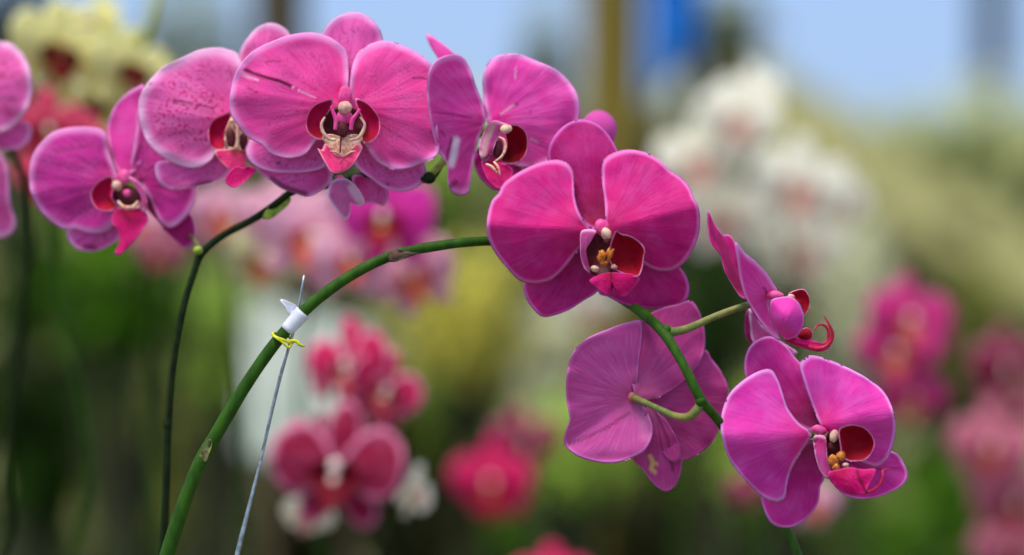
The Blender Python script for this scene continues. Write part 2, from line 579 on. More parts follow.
wire.tube([(304.2, 275, .0045), (299, 305, .0045), (296, 322, .0045), (288, 350, .0036), (276, 395, .002), (262, 455, 0), (247, 515, -.004), (236, 560, -.006), (205, 700, -.01), (120, 1090, -.012)],
          [1.0, 1.5, 1.6, 1.5, 1.4, 1.5, 2.2, 2.6, 2.7, 2.7], 0, 10, 90)
wire.tube([(288, 350, .0018), (280, 375, .001), (268, 425, -.0005), (262, 450, -.001)], [1.0, 1.1, 1.1, .6], 0, 8, 20)
o = wire.build('support_wire', M_WIRE, origin=P(120, 1090, -.012))
tag(o, 'thin grey support wire leaning up to the yellow tie on the stem', 'support wire')


def pedicel(plant, pts, rad, mat=M_PED, n=30):
    b = MB()
    b.tube(pts, rad, 0, 12, n, .05)
    return b.build('pedicel', mat, plant)


# ---- F: the large front flower
f = Flower(rootB, 'large deep magenta flower facing the viewer with red lip', (606, 228, 0))
f.pet('sepal', M_FS, (597, 224), [(586, 226), (570, 206), (556, 184), (547.5, 160), (551, 141), (563, 126.5), (578, 119.5), (593, 121.5), (606.5, 132), (616, 147), (623, 168), (620, 195), (610, 224), (597, 230)],
      d0=.005, dt=.014, pw=.5, ridge=.12, ctr=(590, 165))
f.pet('petal', M_F, (590, 228), [(574, 175), (570.5, 165.5), (563, 160.6), (553, 159.6), (540, 162), (524, 169), (510, 177.6), (502, 185), (498.5, 193), (492, 200), (488.5, 210), (486.5, 222), (486.5, 231), (489, 241), (495, 253), (505, 266), (516, 278), (526, 283.5), (539, 284), (552, 280), (565, 268), (576, 254), (586, 242), (592, 232), (585, 222), (578, 208), (574.5, 192)],
      d0=.000, dt=-.003, ridge=.52, tip=(486, 224), ctr=(538, 226))
f.pet('petal', M_F, (606, 227), [(601.5, 164), (607, 156), (618, 151), (630, 149.4), (645, 152), (658, 159), (670, 170), (682, 178), (690, 188), (694, 198), (698.5, 206), (700.3, 220), (698.6, 236), (693, 250), (685, 262), (676, 269.5), (667, 272), (655, 270.5), (640, 262), (625, 250), (612, 240), (604, 229), (605, 215), (604, 200), (602, 183)],
      d0=.0005, dt=-.003, ridge=.52, tip=(700, 206), ctr=(650, 214))
f.pet('sepal', M_FS, (601, 236), [(524, 284), (526, 298), (534, 310), (543, 317), (556, 315), (570, 309.5), (583, 301), (596, 293), (601, 285), (603, 262), (603, 240), (594, 234), (575, 240), (555, 258), (536, 272)],
      d0=.004, dt=.014, pw=.5, ridge=.1, ctr=(565, 280))
f.pet('sepal', M_FS, (604, 238), [(598, 291.5), (608, 297), (620, 303), (635, 307), (655, 309.3), (673, 307), (685.5, 301.5), (689.7, 290), (686.7, 277.6), (680, 267), (668, 258), (650, 248), (630, 240), (612, 236), (603, 243), (599, 264)],
      d0=.004, dt=.014, pw=.5, ridge=.1, ctr=(640, 275))
L = MB()
L.petal((597, 262), [(588, 236), (597, 231), (610, 234), (614, 244), (614, 262), (610, 275), (600, 277), (589, 271), (584, 255)], d0=-.001, dt=0, ridge=0, cup=.004, mat=THR, rings=6, n=40)
L.petal((586, 272), [(581, 231.5), (580, 245), (580.5, 257), (584, 268), (590, 274), (589, 265), (586, 252), (588.5, 241), (596, 233), (596, 230), (589, 229)], d0=-.006, dt=-.004, ridge=.3, mat=BAND, rings=7, n=48, ctr=(585.5, 250), tip=(587, 230))
L.petal((607, 270), [(616, 230), (621, 233.5), (630, 235.5), (639, 241), (645, 249), (644, 258), (642.5, 268), (638, 277), (627, 275), (615, 269.5), (609, 259), (610, 245), (613, 236)], d0=-.009, dt=-.003, ridge=0, cup=.006, mat=LOBE, rings=9, n=60, ctr=(626, 255))
L.petal((609, 272), [(589, 281), (594, 276.5), (601, 273.5), (608, 272.5), (618, 272.5), (630, 273.5), (638, 275), (640, 281), (634, 289), (629, 295), (623, 297), (617.5, 294), (613, 287), (611, 293), (607, 295.5), (602, 292.5), (596, 288)],
         d0=-.010, dt=-.004, ridge=.25, mat=MID, rings=8, n=60, ctr=(610, 280), dark=[([(611, 274), (612, 284), (613, 292)], 1.3, .8)], cup=-.001)
for x, y, rx, ry, m in ((602, 256, 4.6, 6, CALL), (610, 253, 3.6, 6, CALL), (604, 263, 4, 3, CALL), (595, 268.5, 4.2, 3.0, CRM), (614, 267, 3.4, 2.6, CRM)):
    L.blob(x, y, -.0085, rx, ry, 4, m, 0.2, .35, 14, x)
L.tube([(604, 262, -.009), (603, 256, -.012), (599, 251, -.012)], [1.2, 1.3, .6], CALL, 8, 8)
L.tube([(608, 262, -.009), (611, 254, -.012), (614, 249, -.012)], [1.2, 1.3, .6], CALL, 8, 8)
f.part('lip', L, LIP, 'dark red lip with orange centre')
f.col.blob(602, 227.5, -.003, 7.5, 9, 7, 1, -.4, .1)
f.col.blob(606.3, 234, -.0075, 5.0, 6.8, 6, 0, -.3, .2)
f.col.blob(607.5, 241, -.008, 4, 4, 4, 2)
f.done()
pedicel(rootB, [(606, 232, .004), (604, 240, .016), (598, 262, .02), (603, 284, .018)], [4, 3.6, 3.4, 3.6])

# ---- B: flower seen from behind
f = Flower(rootB, 'lilac pink flower seen from behind below the large front flower', (635, 397, .018))
f.pet('petal', M_B, (634, 398), [(641, 320.6), (625, 322.6), (607.6, 329), (590, 336.5), (577.6, 346), (569.5, 360), (566, 380), (566.5, 402.7), (569.5, 418), (566, 430), (563.7, 442.6), (570, 451.4), (582.6, 458.7), (600, 462.8), (617.7, 462.7), (632.7, 458), (644.5, 451.4), (651, 440), (653, 427.6), (648, 412.6), (641, 400), (637, 388), (638, 372.7), (640, 352.6), (642, 335)],
      d0=.012, dt=.004, ridge=-.32, tip=(566, 443), ctr=(607, 398), rings=26, n=120,
      dark=[([(566, 445), (585, 438), (606, 428), (629, 413)], 1.5, .5)], pale=[([(640, 402), (645, 418), (644, 436)], 5, .12)], crease=.0008)  # dark line paints the shade in the petal's crease
f.pet('petal', M_B2, (636, 398), [(704, 349), (713, 360), (722, 372), (728.5, 387), (727.5, 400), (724, 414), (720, 427), (712.8, 442), (700, 453.5), (683, 460.7), (674, 450), (665, 428), (652, 408), (640, 398), (662, 385), (685, 365)],
      d0=.014, dt=.008, ridge=.14, ctr=(690, 410))
f.pet('sepal', M_B2, (636, 396), [(634, 336), (640, 322), (650, 313), (664, 307), (679, 303.5), (691, 300), (699.5, 311), (704.5, 327), (705.5, 346), (700.5, 362), (690, 376), (675, 388.5), (657.7, 398.5), (641, 401), (633, 392), (631, 370), (631.5, 350)],
      d0=.009, dt=.006, ridge=.16, ctr=(664, 350), tip=(692, 318))
f.pet('sepal', M_B2, (650, 402), [(632, 458), (642.7, 470), (650, 480), (659, 489), (666.5, 491.8), (674, 487.7), (679.4, 477.7), (682, 462.7), (679.5, 445), (671, 427), (658, 412), (648, 404), (644, 414), (647, 432), (641, 447)],
      d0=.010, dt=.006, ridge=.3, ctr=(660, 450), tip=(664, 492), dark=[([(655, 410), (668, 440), (673, 470)], 1.5, .5), ([(658, 425), (662, 450)], 1.4, .4)],
      pale=[([(650, 456), (653, 462), (651, 469), (655, 472)], 2.0, 1.0), ([(652, 462), (657, 464)], 1.6, .9)], label='pointed sepal with a cream insect mark')
f.pet('sepal', M_B2, (640, 400), [(640, 404), (652, 404), (664, 416), (676, 440), (681, 460), (672, 462), (660, 450), (651, 436), (645, 420)], d0=.0115, dt=.003, ridge=.1, rings=8, n=50)
L = MB()
L.petal((640, 402), [(628, 395), (640, 390), (655, 396), (660, 412), (650, 425), (636, 422), (628, 410)], d0=.024, ridge=0, cup=.006, mat=LOBE, rings=6, n=36)
L.petal((642, 415), [(632, 418), (652, 416), (656, 428), (644, 438), (632, 430)], d0=.036, dt=.008, mat=MID, rings=6, n=36)
f.part('lip', L, LIP)
f.col.blob(633, 397, .011, 5.5, 5.5, 7, 0)
f.done([M_PEDP, M_PINKC, M_THROAT])
pedicel(rootB, [(701, 403, -.013), (696, 411, -.013), (688, 417, -.011), (675, 416, -.007), (658, 408.5, -.001), (644, 402, .004), (634, 397.5, .009)], [4.6, 4.8, 4.4, 3.8, 3.3, 3.2, 3.8])

# ---- S: flower seen from the side
f = Flower(rootB, 'narrow magenta flower seen from the side with curling red lip tip', (770, 300, 0))
f.pet('sepal', M_FS, (747, 297), [(707.8, 210), (712.5, 220), (718, 229), (723, 234.5), (729, 234.5), (734.5, 242), (738, 258), (741, 275), (748, 296), (741.5, 298), (731, 283), (723.8, 269), (720, 255), (710.6, 243), (707.5, 226)],
      d0=.002, dt=.008, ridge=-.3, ctr=(729, 262), tip=(708, 210), sv=-.2, dark=[([(719, 238), (728, 262), (738, 288)], 4.5, .55), ([(709, 222), (716, 240)], 2.5, .5)])
f.pet('petal', M_SP, (768, 298), [(735.5, 242), (744.4, 252.5), (754, 260), (765, 271), (772.5, 282), (777.5, 292), (771, 299), (769, 306), (771.5, 317), (778, 334), (781, 341), (773, 337), (763, 325.6), (752, 308.8), (745, 296), (740, 279), (737, 260)],
      d0=.0, dt=-.024, ridge=.1, ctr=(757, 292), tip=(736, 243), sv=.5, ruf=.0005, dark=[([(764, 288), (768, 295)], 1.4, .5)])
f.pet('petal', M_FS, (768, 300), [(750, 306), (745, 318), (745, 333), (750, 343), (756, 340), (760, 325), (758, 312)], d0=.028, dt=.008, ridge=.0, rings=8, n=50)
f.pet('sepal', M_LILAC, (755, 310), [(749, 308), (756, 318), (764, 328), (776, 338), (790, 347), (798, 353), (786, 356), (768, 350), (753, 342), (750, 326)], d0=.024, dt=.006, ridge=.15, rings=10, n=60)
f.pet('sepal', M_FS, (766, 300), [(728, 238), (734, 242), (741, 262), (750, 285), (764, 300), (756, 303), (746, 292), (736, 268)], d0=.008, dt=.006, ridge=.1, rings=8, n=50)
L = MB()
L.petal((778, 338), [(770.6, 301), (780, 297), (791, 296.6), (798.8, 303), (803.6, 314.4), (803, 326), (797, 336), (786, 339.5), (776, 330), (770, 316)], d0=-.008, dt=-.002, cup=-.009, ridge=0, mat=11, rings=10, n=60)
L.petal((800, 314), [(788, 294), (797, 289.6), (804.5, 289.6), (809.5, 297.5), (809, 308), (804.5, 315), (800, 304), (793, 298)], d0=-.001, dt=0, cup=.002, ridge=0, mat=LOBE, rings=8, n=44)
L.petal((786, 340), [(784, 339), (795, 337.5), (808, 339), (820, 343), (829, 345), (829, 349), (818, 352), (803, 348), (790, 344)], d0=-.004, dt=-.002, ridge=.3, mat=MID, rings=7, n=50)
L.petal((800, 338), [(797, 337), (801, 330), (807, 327.5), (812, 331), (812, 338), (805, 341)], d0=-.003, mat=LOBE, rings=5, n=30, ridge=0, cup=-.003)
L.tube([(808, 347, -.005), (820, 348.5, -.005), (829, 344, -.005), (832.5, 334, -.006), (829, 324.5, -.007), (823.5, 315.5, -.007)], [2.4, 2.4, 2.2, 1.8, 1.3, .5], RED, 10, 40)
L.tube([(820, 346, 0), (827.5, 341, .001), (828.5, 331, .001), (824, 325, 0), (818, 325, -.002), (814.5, 330, -.003)], [2.2, 2, 1.7, 1.4, 1.2, .6], RED, 10, 40)
f.part('lip', L, LIP, 'rose lip with two curling crimson tendrils')
f.col.blob(775, 295.5, -.002, 9, 5, 6, 1, .1)
f.col.blob(791, 297, -.004, 4, 3, 4, 0)
f.done()
pedicel(rootB, [(668, 332, -.003), (676, 331.5, -.003), (690, 327.6, 0), (715, 316.5, .004), (735, 309, .006), (750, 304.5, .006), (766, 300, .004)], [5.5, 4.6, 4.0, 3.6, 3.5, 3.6, 4.2])

# ---- D: lower right flower
f = Flower(rootB, 'violet pink flower at the lower right with open dark red lip', (822, 432, -.01))
f.pet('sepal', M_DS, (818, 426), [(746, 378), (744.3, 362.6), (749, 347.5), (760, 338.3), (772.7, 336.8), (785, 345), (795.5, 357.6), (806, 370), (818, 392), (828, 417.7), (824, 430), (810, 431), (790, 420), (774, 408), (757, 394)],
      d0=.006, dt=.012, pw=.5, ridge=.12, ctr=(778, 372), tip=(755, 340))
f.pet('petal', M_D, (812, 433), [(770, 369), (757.6, 371.5), (742.6, 380.5), (730, 392.8), (723, 407.7), (720.3, 425), (723, 442.7), (728, 458), (737, 471), (748, 484), (760, 495.5), (771, 501.5), (780, 502.5), (785.5, 497), (787, 486), (791, 471), (800, 454.5), (811, 438), (810, 431), (800, 424), (788, 407.7), (782.7, 392.6), (777, 377)],
      d0=-.002, dt=-.007, ridge=.5, ctr=(764, 435), tip=(720, 437))
f.pet('petal', M_D, (820, 424), [(801, 373), (800, 363), (807.7, 355.6), (820, 356.6), (840, 364), (860, 373.8), (877.9, 385.5), (888, 397.6), (894, 414), (895.5, 430), (892, 449), (886, 460.5), (878, 467), (865, 463.5), (848, 455), (832, 441), (822, 430), (817, 418), (810, 400)],
      d0=-.002, dt=-.002, ridge=.45, ctr=(855, 412), tip=(893, 412))
f.pet('sepal', M_DS, (824, 440), [(896.7, 453.6), (904, 463.6), (908, 475), (903, 485), (890, 492.6), (875, 498), (860, 499), (846, 496), (836, 488), (826, 474), (822, 455), (826, 442), (850, 444), (880, 448)],
      d0=.002, dt=.012, pw=.5, ridge=.15, ctr=(865, 472), dark=[([(838, 458), (870, 470), (900, 468)], 1.2, .4)])
f.pet('sepal', M_DS, (818, 440), [(761, 497), (764, 511), (771.4, 523.5), (784, 528), (797.7, 525), (810, 515.5), (818.5, 502.4), (820.5, 487), (824.5, 478), (823, 461), (819, 443), (808, 441), (797, 452), (784, 470), (768, 486)],
      d0=.003, dt=.012, pw=.5, ridge=.12, ctr=(797, 488), tip=(780, 528))
L = MB()
L.petal((838, 455), [(826, 436), (836, 431), (842, 436), (843, 455), (840, 466), (834, 472), (827, 462)], d0=-.0055, dt=0, ridge=0, cup=.004, mat=THR, rings=6, n=40)
L.petal((846, 458), [(838.5, 430), (845.5, 425.5), (854, 424.5), (864.4, 427.3), (872, 435), (875, 444.5), (871, 454.5), (864.4, 460.5), (856, 461.5), (848, 461), (842, 456), (840, 445)], d0=-.0135, dt=-.002, ridge=0, cup=.006, mat=LOBE, rings=9, n=60, ctr=(857, 443))
L.petal((824, 440), [(813.5, 437), (819, 434.5), (825.5, 437.3), (826.8, 448), (828, 460.4), (831.5, 473), (827.5, 479), (820.5, 472), (816.3, 460.4), (814, 448)], d0=-.012, dt=-.002, ridge=.45, mat=BAND, rings=8, n=50, tip=(826, 478))
L.petal((840, 468), [(827, 472.5), (837, 469.5), (850.5, 467), (862, 469), (876, 469), (874, 478), (868.5, 486.5), (866, 494), (858, 494.8), (848, 494), (839, 490), (832, 483)], d0=-.015, dt=-.004, ridge=.1, cup=-.002, mat=MID, rings=8, n=60, ctr=(852, 481),
         dark=[([(857, 471), (861, 482), (866, 492)], 1.5, .85)])
L.tube([(866, 493, -.019), (873, 490, -.021), (880, 484, -.022), (883, 476, -.022), (883, 470, -.02), (892, 469, -.016)], [1.4, 1.3, 1.2, 1.1, .9, .4], RED, 8, 36)
for x, y, rx, ry, m in ((833, 460, 5.3, 5.5, CALL), (841, 456, 4.2, 5, CALL), (836, 467, 4, 4, CALL), (845.5, 465, 3.2, 2.6, CRM)):
    L.blob(x, y, -.0135, rx, ry, 4, m, 0.2, .35, 14, x)
f.part('lip', L, LIP, 'dark red lip with orange centre')
f.col.blob(819, 430, -.003, 8, 5, 4, 1, .3)
f.col.blob(834, 436, -.0125, 4.6, 6.6, 5, 0, .3)
f.col.blob(832, 446, -.011, 4, 5, 4, 2)
f.done()
pedicel(rootB, [(740, 452, .01), (752, 452, .014), (780, 445, .014), (812, 434, .002)], [3.6, 3.6, 3.6, 4])

# ---- plant behind: dark stem ---------------------------------------------------
ay_ = 0.26
rootA = thing('orchid_plant', (-.20, ay_, BENCH), 'pink moth orchid on thin dark stem with five mottled flowers at the top', 'orchid')
pot_mesh(rootA, (-.20, ay_, BENCH), 0.065, 0.13, M_POTB)
for az, ln, wd, ri, dr in [(0.9, .11, .05, .05, .06), (2.2, .11, .05, .04, .06), (3.5, .11, .05, .05, .06), (5.0, .11, .05, .04, .06)]:
    b = MB()
    strap_leaf(b, (-.20, ay_, BENCH + .12), az, ln, wd, ri, dr)
    b.build('leaf', M_LEAF, rootA, (-.20, ay_, BENCH + .12))
stem = MB()
stem.tube([(128, 1020, .26), (120, 880, .18), (130, 720, .09), (152, 620, .07), (162, 560, .062), (166, 500, .058), (168.5, 430, .055), (173, 370, .052), (184, 308, .05), (196, 268, .05), (203, 252, .05), (222, 236, .05), (250, 221, .048), (272, 207, .045), (292, 192, .042),
           (318, 187, .04), (342, 183, .038), (355, 177, .036), (382, 174, .036), (408, 178, .036), (430, 178, .034), (444, 160, .042), (462, 138, .055), (520, 134, .062), (592, 134, .062)],
          [4.4, 4.2, 4.0, 3.9, 3.9, 3.8, 3.6, 3.6, 3.4, 3.4, 4.2, 3.6, 3.7, 3.8, 3.6, 3.6, 3.8, 3.4, 3.2, 3.2, 4.0, 3.0, 2.8, 2.4, 2.2], 0, 12, 200, .06)
stem.blob(168, 425, .055, 4.8, 6.5, 5, 0)
stem.blob(429, 178, .03, 6.5, 6.2, 6, 0)
stem.build('stem', M_STEMD, rootA)
b = MB()
b.petal((264, 215), [(262, 218), (266, 210), (274, 201), (284, 196), (291, 198), (288, 205), (279, 213), (270, 219)], d0=.043, ridge=.3, rings=6, n=40)
b.build('bract', M_BRACT, rootA, label='yellow green bract under the stem arch')
b = MB()
b.blob(198, 250.5, .047, 5, 4.2, 4, 0)
b.build('bract', M_BRACT, rootA, label='small round yellow green bract at the stem bend')
b = MB()
b.blob(598, 131, .06, 18.5, 20.5, 15, 0, .35, .05, 26)
b.build('bud', petal_mat('bud_rose', (212, 78, 168), (200, 60, 150), (220, 130, 200), (196, 50, 140), .3), rootA, label='round rose bud at the end of the spray')

# ---- C: big frontal flower of the dark stem
f = Flower(rootA, 'large bright pink flower facing the viewer with a dark slit in one petal', (345, 110, .02))
f.pet('sepal', M_CS, (346, 102), [(322.7, 33), (330, 22.5), (340, 15), (352.8, 12), (365, 14.5), (376.6, 23.8), (382.8, 38), (383, 58), (372, 84), (356, 105), (345, 108), (334, 102), (322, 78), (318, 52)],
      d0=.022, dt=.010, pw=.7, ridge=.2, ctr=(352, 55))
f.pet('petal', M_C, (343, 107), [(346.8, 52), (340, 44), (327.7, 36), (310, 32.3), (290, 34.8), (272.6, 41), (255, 49.5), (242, 62), (233, 79), (229.5, 100), (231, 114), (238, 126), (246, 136), (254, 141), (262, 145), (270, 153.5), (285, 158.3), (297.7, 157.6), (306, 154), (311, 148), (320, 136), (332, 122), (341, 111), (347, 100), (349, 80), (349, 64)],
      d0=.020, dt=-.004, ridge=.2, tip=(229, 96), ctr=(290, 98), rings=34, n=170,
      dark=[([(245.5, 69.5), (254, 73.5), (268, 78), (280, 81), (291, 86)], 1.5, .95), ([(266, 62), (274, 61), (280, 61.5)], .8, .5), ([(248, 88), (252, 90)], 1, .5), ([(255, 92), (257, 92)], 1, .6), ([(234, 100), (234.5, 100.5)], 1.2, .4)],
      pale=[([(292, 87), (302, 92), (316, 98)], .6, .7), ([(241, 73), (248, 77), (258, 80)], 1.2, .45)], label='broad petal with a dark red slit')
f.pet('petal', M_C, (351, 107), [(353, 62), (360, 50.5), (373, 42.8), (385, 40.6), (400, 44), (418, 52.8), (430, 63), (434, 78), (436, 105), (438, 130), (439, 152), (430, 160.5), (420, 165), (408, 169), (395, 169.8), (383, 166.6), (373, 158), (362, 140), (354, 123), (349, 108), (349, 95), (350, 78)],
      d0=.020, dt=-.001, ridge=.2, tip=(447, 112), ctr=(398, 108), rings=26, n=130,
      dark=[([(412, 78), (420, 78), (427, 79)], .9, .7), ([(430, 131), (431, 131.5)], 1.2, .4)])
f.pet('sepal', M_CS, (338, 125), [(248, 141), (245.6, 152.6), (252, 164), (267.6, 171), (287.6, 173), (310, 171.6), (326, 166), (336, 148), (342, 128), (340, 118), (328, 122), (310, 137), (285, 143), (262, 139)],
      d0=.023, dt=.007, pw=.6, ridge=.2, ctr=(295, 152), dark=[([(278, 163), (279, 163)], 1.8, .7)])
f.pet('sepal', M_CS, (350, 125), [(356, 167), (370, 178), (383, 187.5), (400, 191.6), (415, 188.5), (424.5, 180), (426, 167.7), (418, 155), (395, 148), (370, 138), (354, 120), (346, 122), (348, 142), (351, 156)],
      d0=.023, dt=.009, pw=.6, ridge=.2, ctr=(388, 165), dark=[([(387, 184), (388, 184)], 1.6, .7)])
L = MB()
L.petal((343, 132), [(325, 116), (333, 108), (343, 106), (353, 108), (361, 116), (363, 130), (358, 142), (344, 148), (328, 142), (322, 130)], d0=.016, ridge=0, cup=.004, mat=THR, rings=7, n=44)
L.petal((320, 138), [(333, 99), (324, 100.5), (315, 104.5), (308.4, 112.5), (305.8, 124), (309, 134), (319, 140), (325, 138), (322, 130), (322, 121.6), (326, 115.6), (331, 108)], d0=.013, dt=-.002, ridge=0, cup=.004, mat=LOBE2, rings=8, n=60, ctr=(315, 120))
L.petal((364, 141), [(356, 98), (365.8, 102), (373, 108.5), (379, 118), (379.8, 130.4), (375, 139.6), (365.7, 144), (360, 138), (364, 129), (362.6, 119), (358.5, 110), (356, 103)], d0=.013, dt=-.002, ridge=0, cup=.004, mat=LOBE2, rings=8, n=60, ctr=(370, 121))
L.petal((342, 138), [(322, 137), (330, 134), (342, 136), (354, 134), (363, 137), (359, 146), (350, 156), (341, 160), (333, 156), (327, 147)], d0=.011, dt=-.001, ridge=.2, mat=PLATE, rings=8, n=50, ctr=(342, 146), dark=[([(341, 136), (340, 150)], 1.0, .8)])
L.petal((341, 142), [(317.5, 148), (321.6, 150), (325, 143), (329, 147), (334, 153.5), (341, 156), (349, 153.5), (354, 147), (359, 143), (363, 147), (360, 153.5), (355, 162), (348, 169.5), (338, 173.5), (330.4, 171.6), (325, 163), (320, 154)], d0=.009, dt=-.004, ridge=.15, cup=0, mat=MIDW, rings=8, n=70, ctr=(340, 163))
for q in ([(325, 117), (321.5, 124), (323, 132), (329, 138.5), (336, 140)], [(360, 117), (364.5, 124), (363, 131), (358, 138), (350, 140)]):
    L.tube([(a, c, .007) for a, c in q], [1, 1.5, 1.8, 1.8, 1.2], CRM, 10, 30)
for q in ([(331, 106), (333.5, 113), (336, 120), (335, 130)], [(360, 109), (356, 115), (352, 121), (351, 130)]):
    L.tube([(a, c, .006) for a, c in q], [1.3, 1.9, 2.4, 1.8], PINKC, 10, 24)
L.tube([(341, 138, .0085), (340.5, 146, .0065), (340, 153, .006)], [1, .9, .6], THR, 8, 10)
for s in (-1, 1):
    L.tube([(343 + s * 2, 156, .006), (343 + s * 8, 152, .004), (343 + s * 13, 151, .005)], [1, .9, .4], CRM, 8, 12)
f.part('lip', L, LIP, 'cream and crimson lip with pink tip')
f.col.blob(345, 97, .019, 7, 12, 4, 1)
f.col.blob(345, 107.5, .0105, 7.2, 6.6, 7, 0)
f.col.blob(344.5, 117, .0115, 8, 7, 4, 1)
f.col.blob(342.5, 130, .010, 5.5, 7.5, 3, 2)
f.done()

# ---- flower hanging under C, seen from behind
f = Flower(rootA, 'drooping mottled flower half hidden under the large bright pink one', (330, 172, .03))
f.pet('petal', M_CS, (330, 172), [(256, 170), (270, 180), (280, 188), (295, 193.5), (308, 197), (320, 192), (328, 186), (333, 178), (332, 168), (318, 160), (285, 164), (262, 164)], d0=.030, dt=.004, ridge=.2, ctr=(297, 178),
      dark=[([(272, 179), (285, 188), (305, 194)], 2.8, .7)])
f.pet('petal', M_LILAC, (346, 178), [(331, 182), (327.5, 195), (334, 208), (345, 220.5), (350, 214), (351, 203), (357, 206), (364.5, 203), (361, 193), (353, 183), (343, 178)], d0=.026, dt=.008, ridge=.2, ctr=(346, 194),
      pale=[([(352, 188), (359, 199)], 4, .6)])
f.pet('sepal', M_CS, (358, 178), [(352, 176), (368, 175), (382, 182), (389, 194), (384, 206), (374, 203), (362, 203), (356, 190)], d0=.034, dt=.006, ridge=.2, rings=8, n=50)
f.col.blob(340, 180, .033, 5, 5, 5, 1)
f.done()

# ---- R: flower to the right, half turned
f = Flower(rootA, 'half turned rose flower with white scar on the folded petal', (488, 126, .03))
f.pet('sepal', M_R, (486, 118), [(425.5, 34), (432.6, 36), (441, 42), (450, 49), (462, 62), (478, 92), (489, 116), (482, 120), (468, 100), (450, 76), (437, 57), (430, 46)], d0=.034, dt=.012, ridge=.2, ctr=(455, 75), rings=12, n=70)
f.pet('petal', M_R, (486, 122), [(454, 54), (440, 57.6), (430.5, 67), (426.8, 85), (428, 105), (431.5, 127.7), (437.6, 150), (443, 158), (447.6, 167), (447.6, 182.7), (451, 191.5), (460, 195.8), (467.8, 194), (470.5, 182.7), (473, 165), (478, 141), (485, 123.5), (485.5, 116), (482.7, 102.7), (476, 85), (470, 67.6), (463, 57)],
      d0=.028, dt=-.018, ridge=.1, tip=(428, 100), ctr=(453, 118), sv=.0, rings=24, n=130,
      dark=[([(452, 139), (448, 152), (447, 160)], 1.5, .6), ([(432, 112), (450, 114), (472, 117)], .9, .4), ([(450, 187), (456, 182)], 2, .8), ([(441, 131), (445, 136)], 1, .5)],
      pale=[([(456.5, 140), (454.5, 152), (451.5, 164)], 3.4, 1.0)], label='folded petal with a white scar')
f.pet('petal', M_R, (489, 122), [(486.4, 113), (483, 95), (483, 75), (489, 61.5), (500, 54.8), (517.7, 53.8), (535, 60), (555, 69), (568, 80), (576.6, 92.6), (580.3, 107.7), (579, 119), (572, 137), (560, 152), (542, 166), (522, 168), (505, 160), (495, 142), (488, 126)],
      d0=.028, dt=.004, ridge=.14, tip=(580, 100), ctr=(530, 108), rings=24, n=120,
      pale=[([(501, 114), (508, 109), (514, 105)], 1.0, .5), ([(516, 68), (515, 78)], .9, .4), ([(530, 138), (538, 142)], 1.2, .45)], dark=[([(512, 107), (518, 104)], 1.2, .5), ([(500, 118), (540, 110), (576, 100)], .8, .3)])
f.pet('sepal', M_FS, (494, 145), [(474, 160), (477, 173), (485, 183.5), (496, 190.5), (507, 186), (520, 174), (520, 160), (503, 148), (488, 143), (478, 148)], d0=.028, dt=.004, ridge=.15, rings=10, n=60)
L = MB()
L.petal((508, 160), [(508, 125), (518, 125), (525.7, 131.5), (528, 142.8), (525.5, 155), (517.5, 162.7), (509, 164.3), (501, 162), (504.5, 152), (507, 142.8), (505, 133)], d0=.018, dt=-.004, ridge=0, cup=.006, mat=LOBE, rings=9, n=60, ctr=(515, 145))
L.petal((490, 155), [(488, 124), (493, 121.3), (500, 122), (508, 124.5), (503, 130), (498, 137), (494.5, 147), (491, 156), (484, 162.5), (479.7, 155), (479, 145), (482.6, 135)], d0=.013, dt=-.003, ridge=.35, mat=BAND, rings=9, n=60, ctr=(489, 141), tip=(496, 122), dark=[([(484, 160), (489, 155), (493, 150)], 3, .5)], pale=[([(492, 126), (486, 140), (483, 154)], 3.4, .6)])
L.petal((494, 165), [(481, 161), (490, 160), (503, 163), (513, 170), (511, 180), (502, 189), (493, 185.5), (485.5, 176)], d0=.012, dt=-.004, ridge=.2, mat=MID, rings=8, n=50)
L.blob(498, 149, .014, 5, 9.5, 4, THR, .12)
L.tube([(499, 137, .011), (504, 140, .009), (505.5, 148, .008), (502, 156, .008), (495, 161.5, .009)], [.8, 1.3, 1.5, 1.3, .8], PLATE, 10, 30)
L.tube([(486, 164, .008), (492, 167, .006), (497, 173, .006)], [1.1, 1.6, .8], PLATE, 8, 14)
L.tube([(494, 162, .008), (498, 167, .006), (500, 175, .006)], [1.1, 1.4, .7], PLATE, 8, 14)
f.part('lip', L, LIP, 'dark red lip with pale rim')
f.col.blob(496, 125, .016, 7, 5, 6, 1)
f.col.blob(506, 129, .010, 6.2, 4.6, 5, 0, -.2)
f.done()
pedicel(rootA, [(430, 177, .033), (436, 169, .032), (446, 160, .034), (468, 142, .036), (488, 127, .033)], [3, 3.4, 3.6, 3.4, 3.8], M_BRACT)

# ---- L2: flower between
f = Flower(rootA, 'pale pink spotted flower partly behind the large bright pink one', (243, 125, .045))
f.pet('sepal', M_L2, (246, 108), [(240, 51), (247.6, 38), (257.6, 27.5), (270, 23), (281.4, 26), (290, 36), (285, 60), (268, 88), (252, 108), (244, 108), (241, 88), (239, 68)], d0=.046, dt=.006, ridge=.2, ctr=(262, 60), rings=20, n=90)
f.pet('petal', M_L2, (243, 122), [(237, 53), (228, 49.5), (218, 47.5), (200, 49.6), (185, 56), (173, 62), (165, 65.5), (156, 73), (145, 86), (138.5, 102.7), (139.5, 120), (145, 138), (152, 148), (163, 157.6), (180, 166), (198, 167.8), (210.4, 161), (216, 152.5), (226, 142), (238, 128), (244, 115), (245, 90), (243, 66)],
      d0=.044, dt=-.002, ridge=.16, tip=(139, 104), ctr=(192, 108), rings=34, n=150,
      dark=[([(174, 100), (190, 103), (214, 108)], 1.0, .65), ([(150, 84), (151, 84)], 1.4, .5), ([(162, 84), (163, 84)], 1.4, .5)])
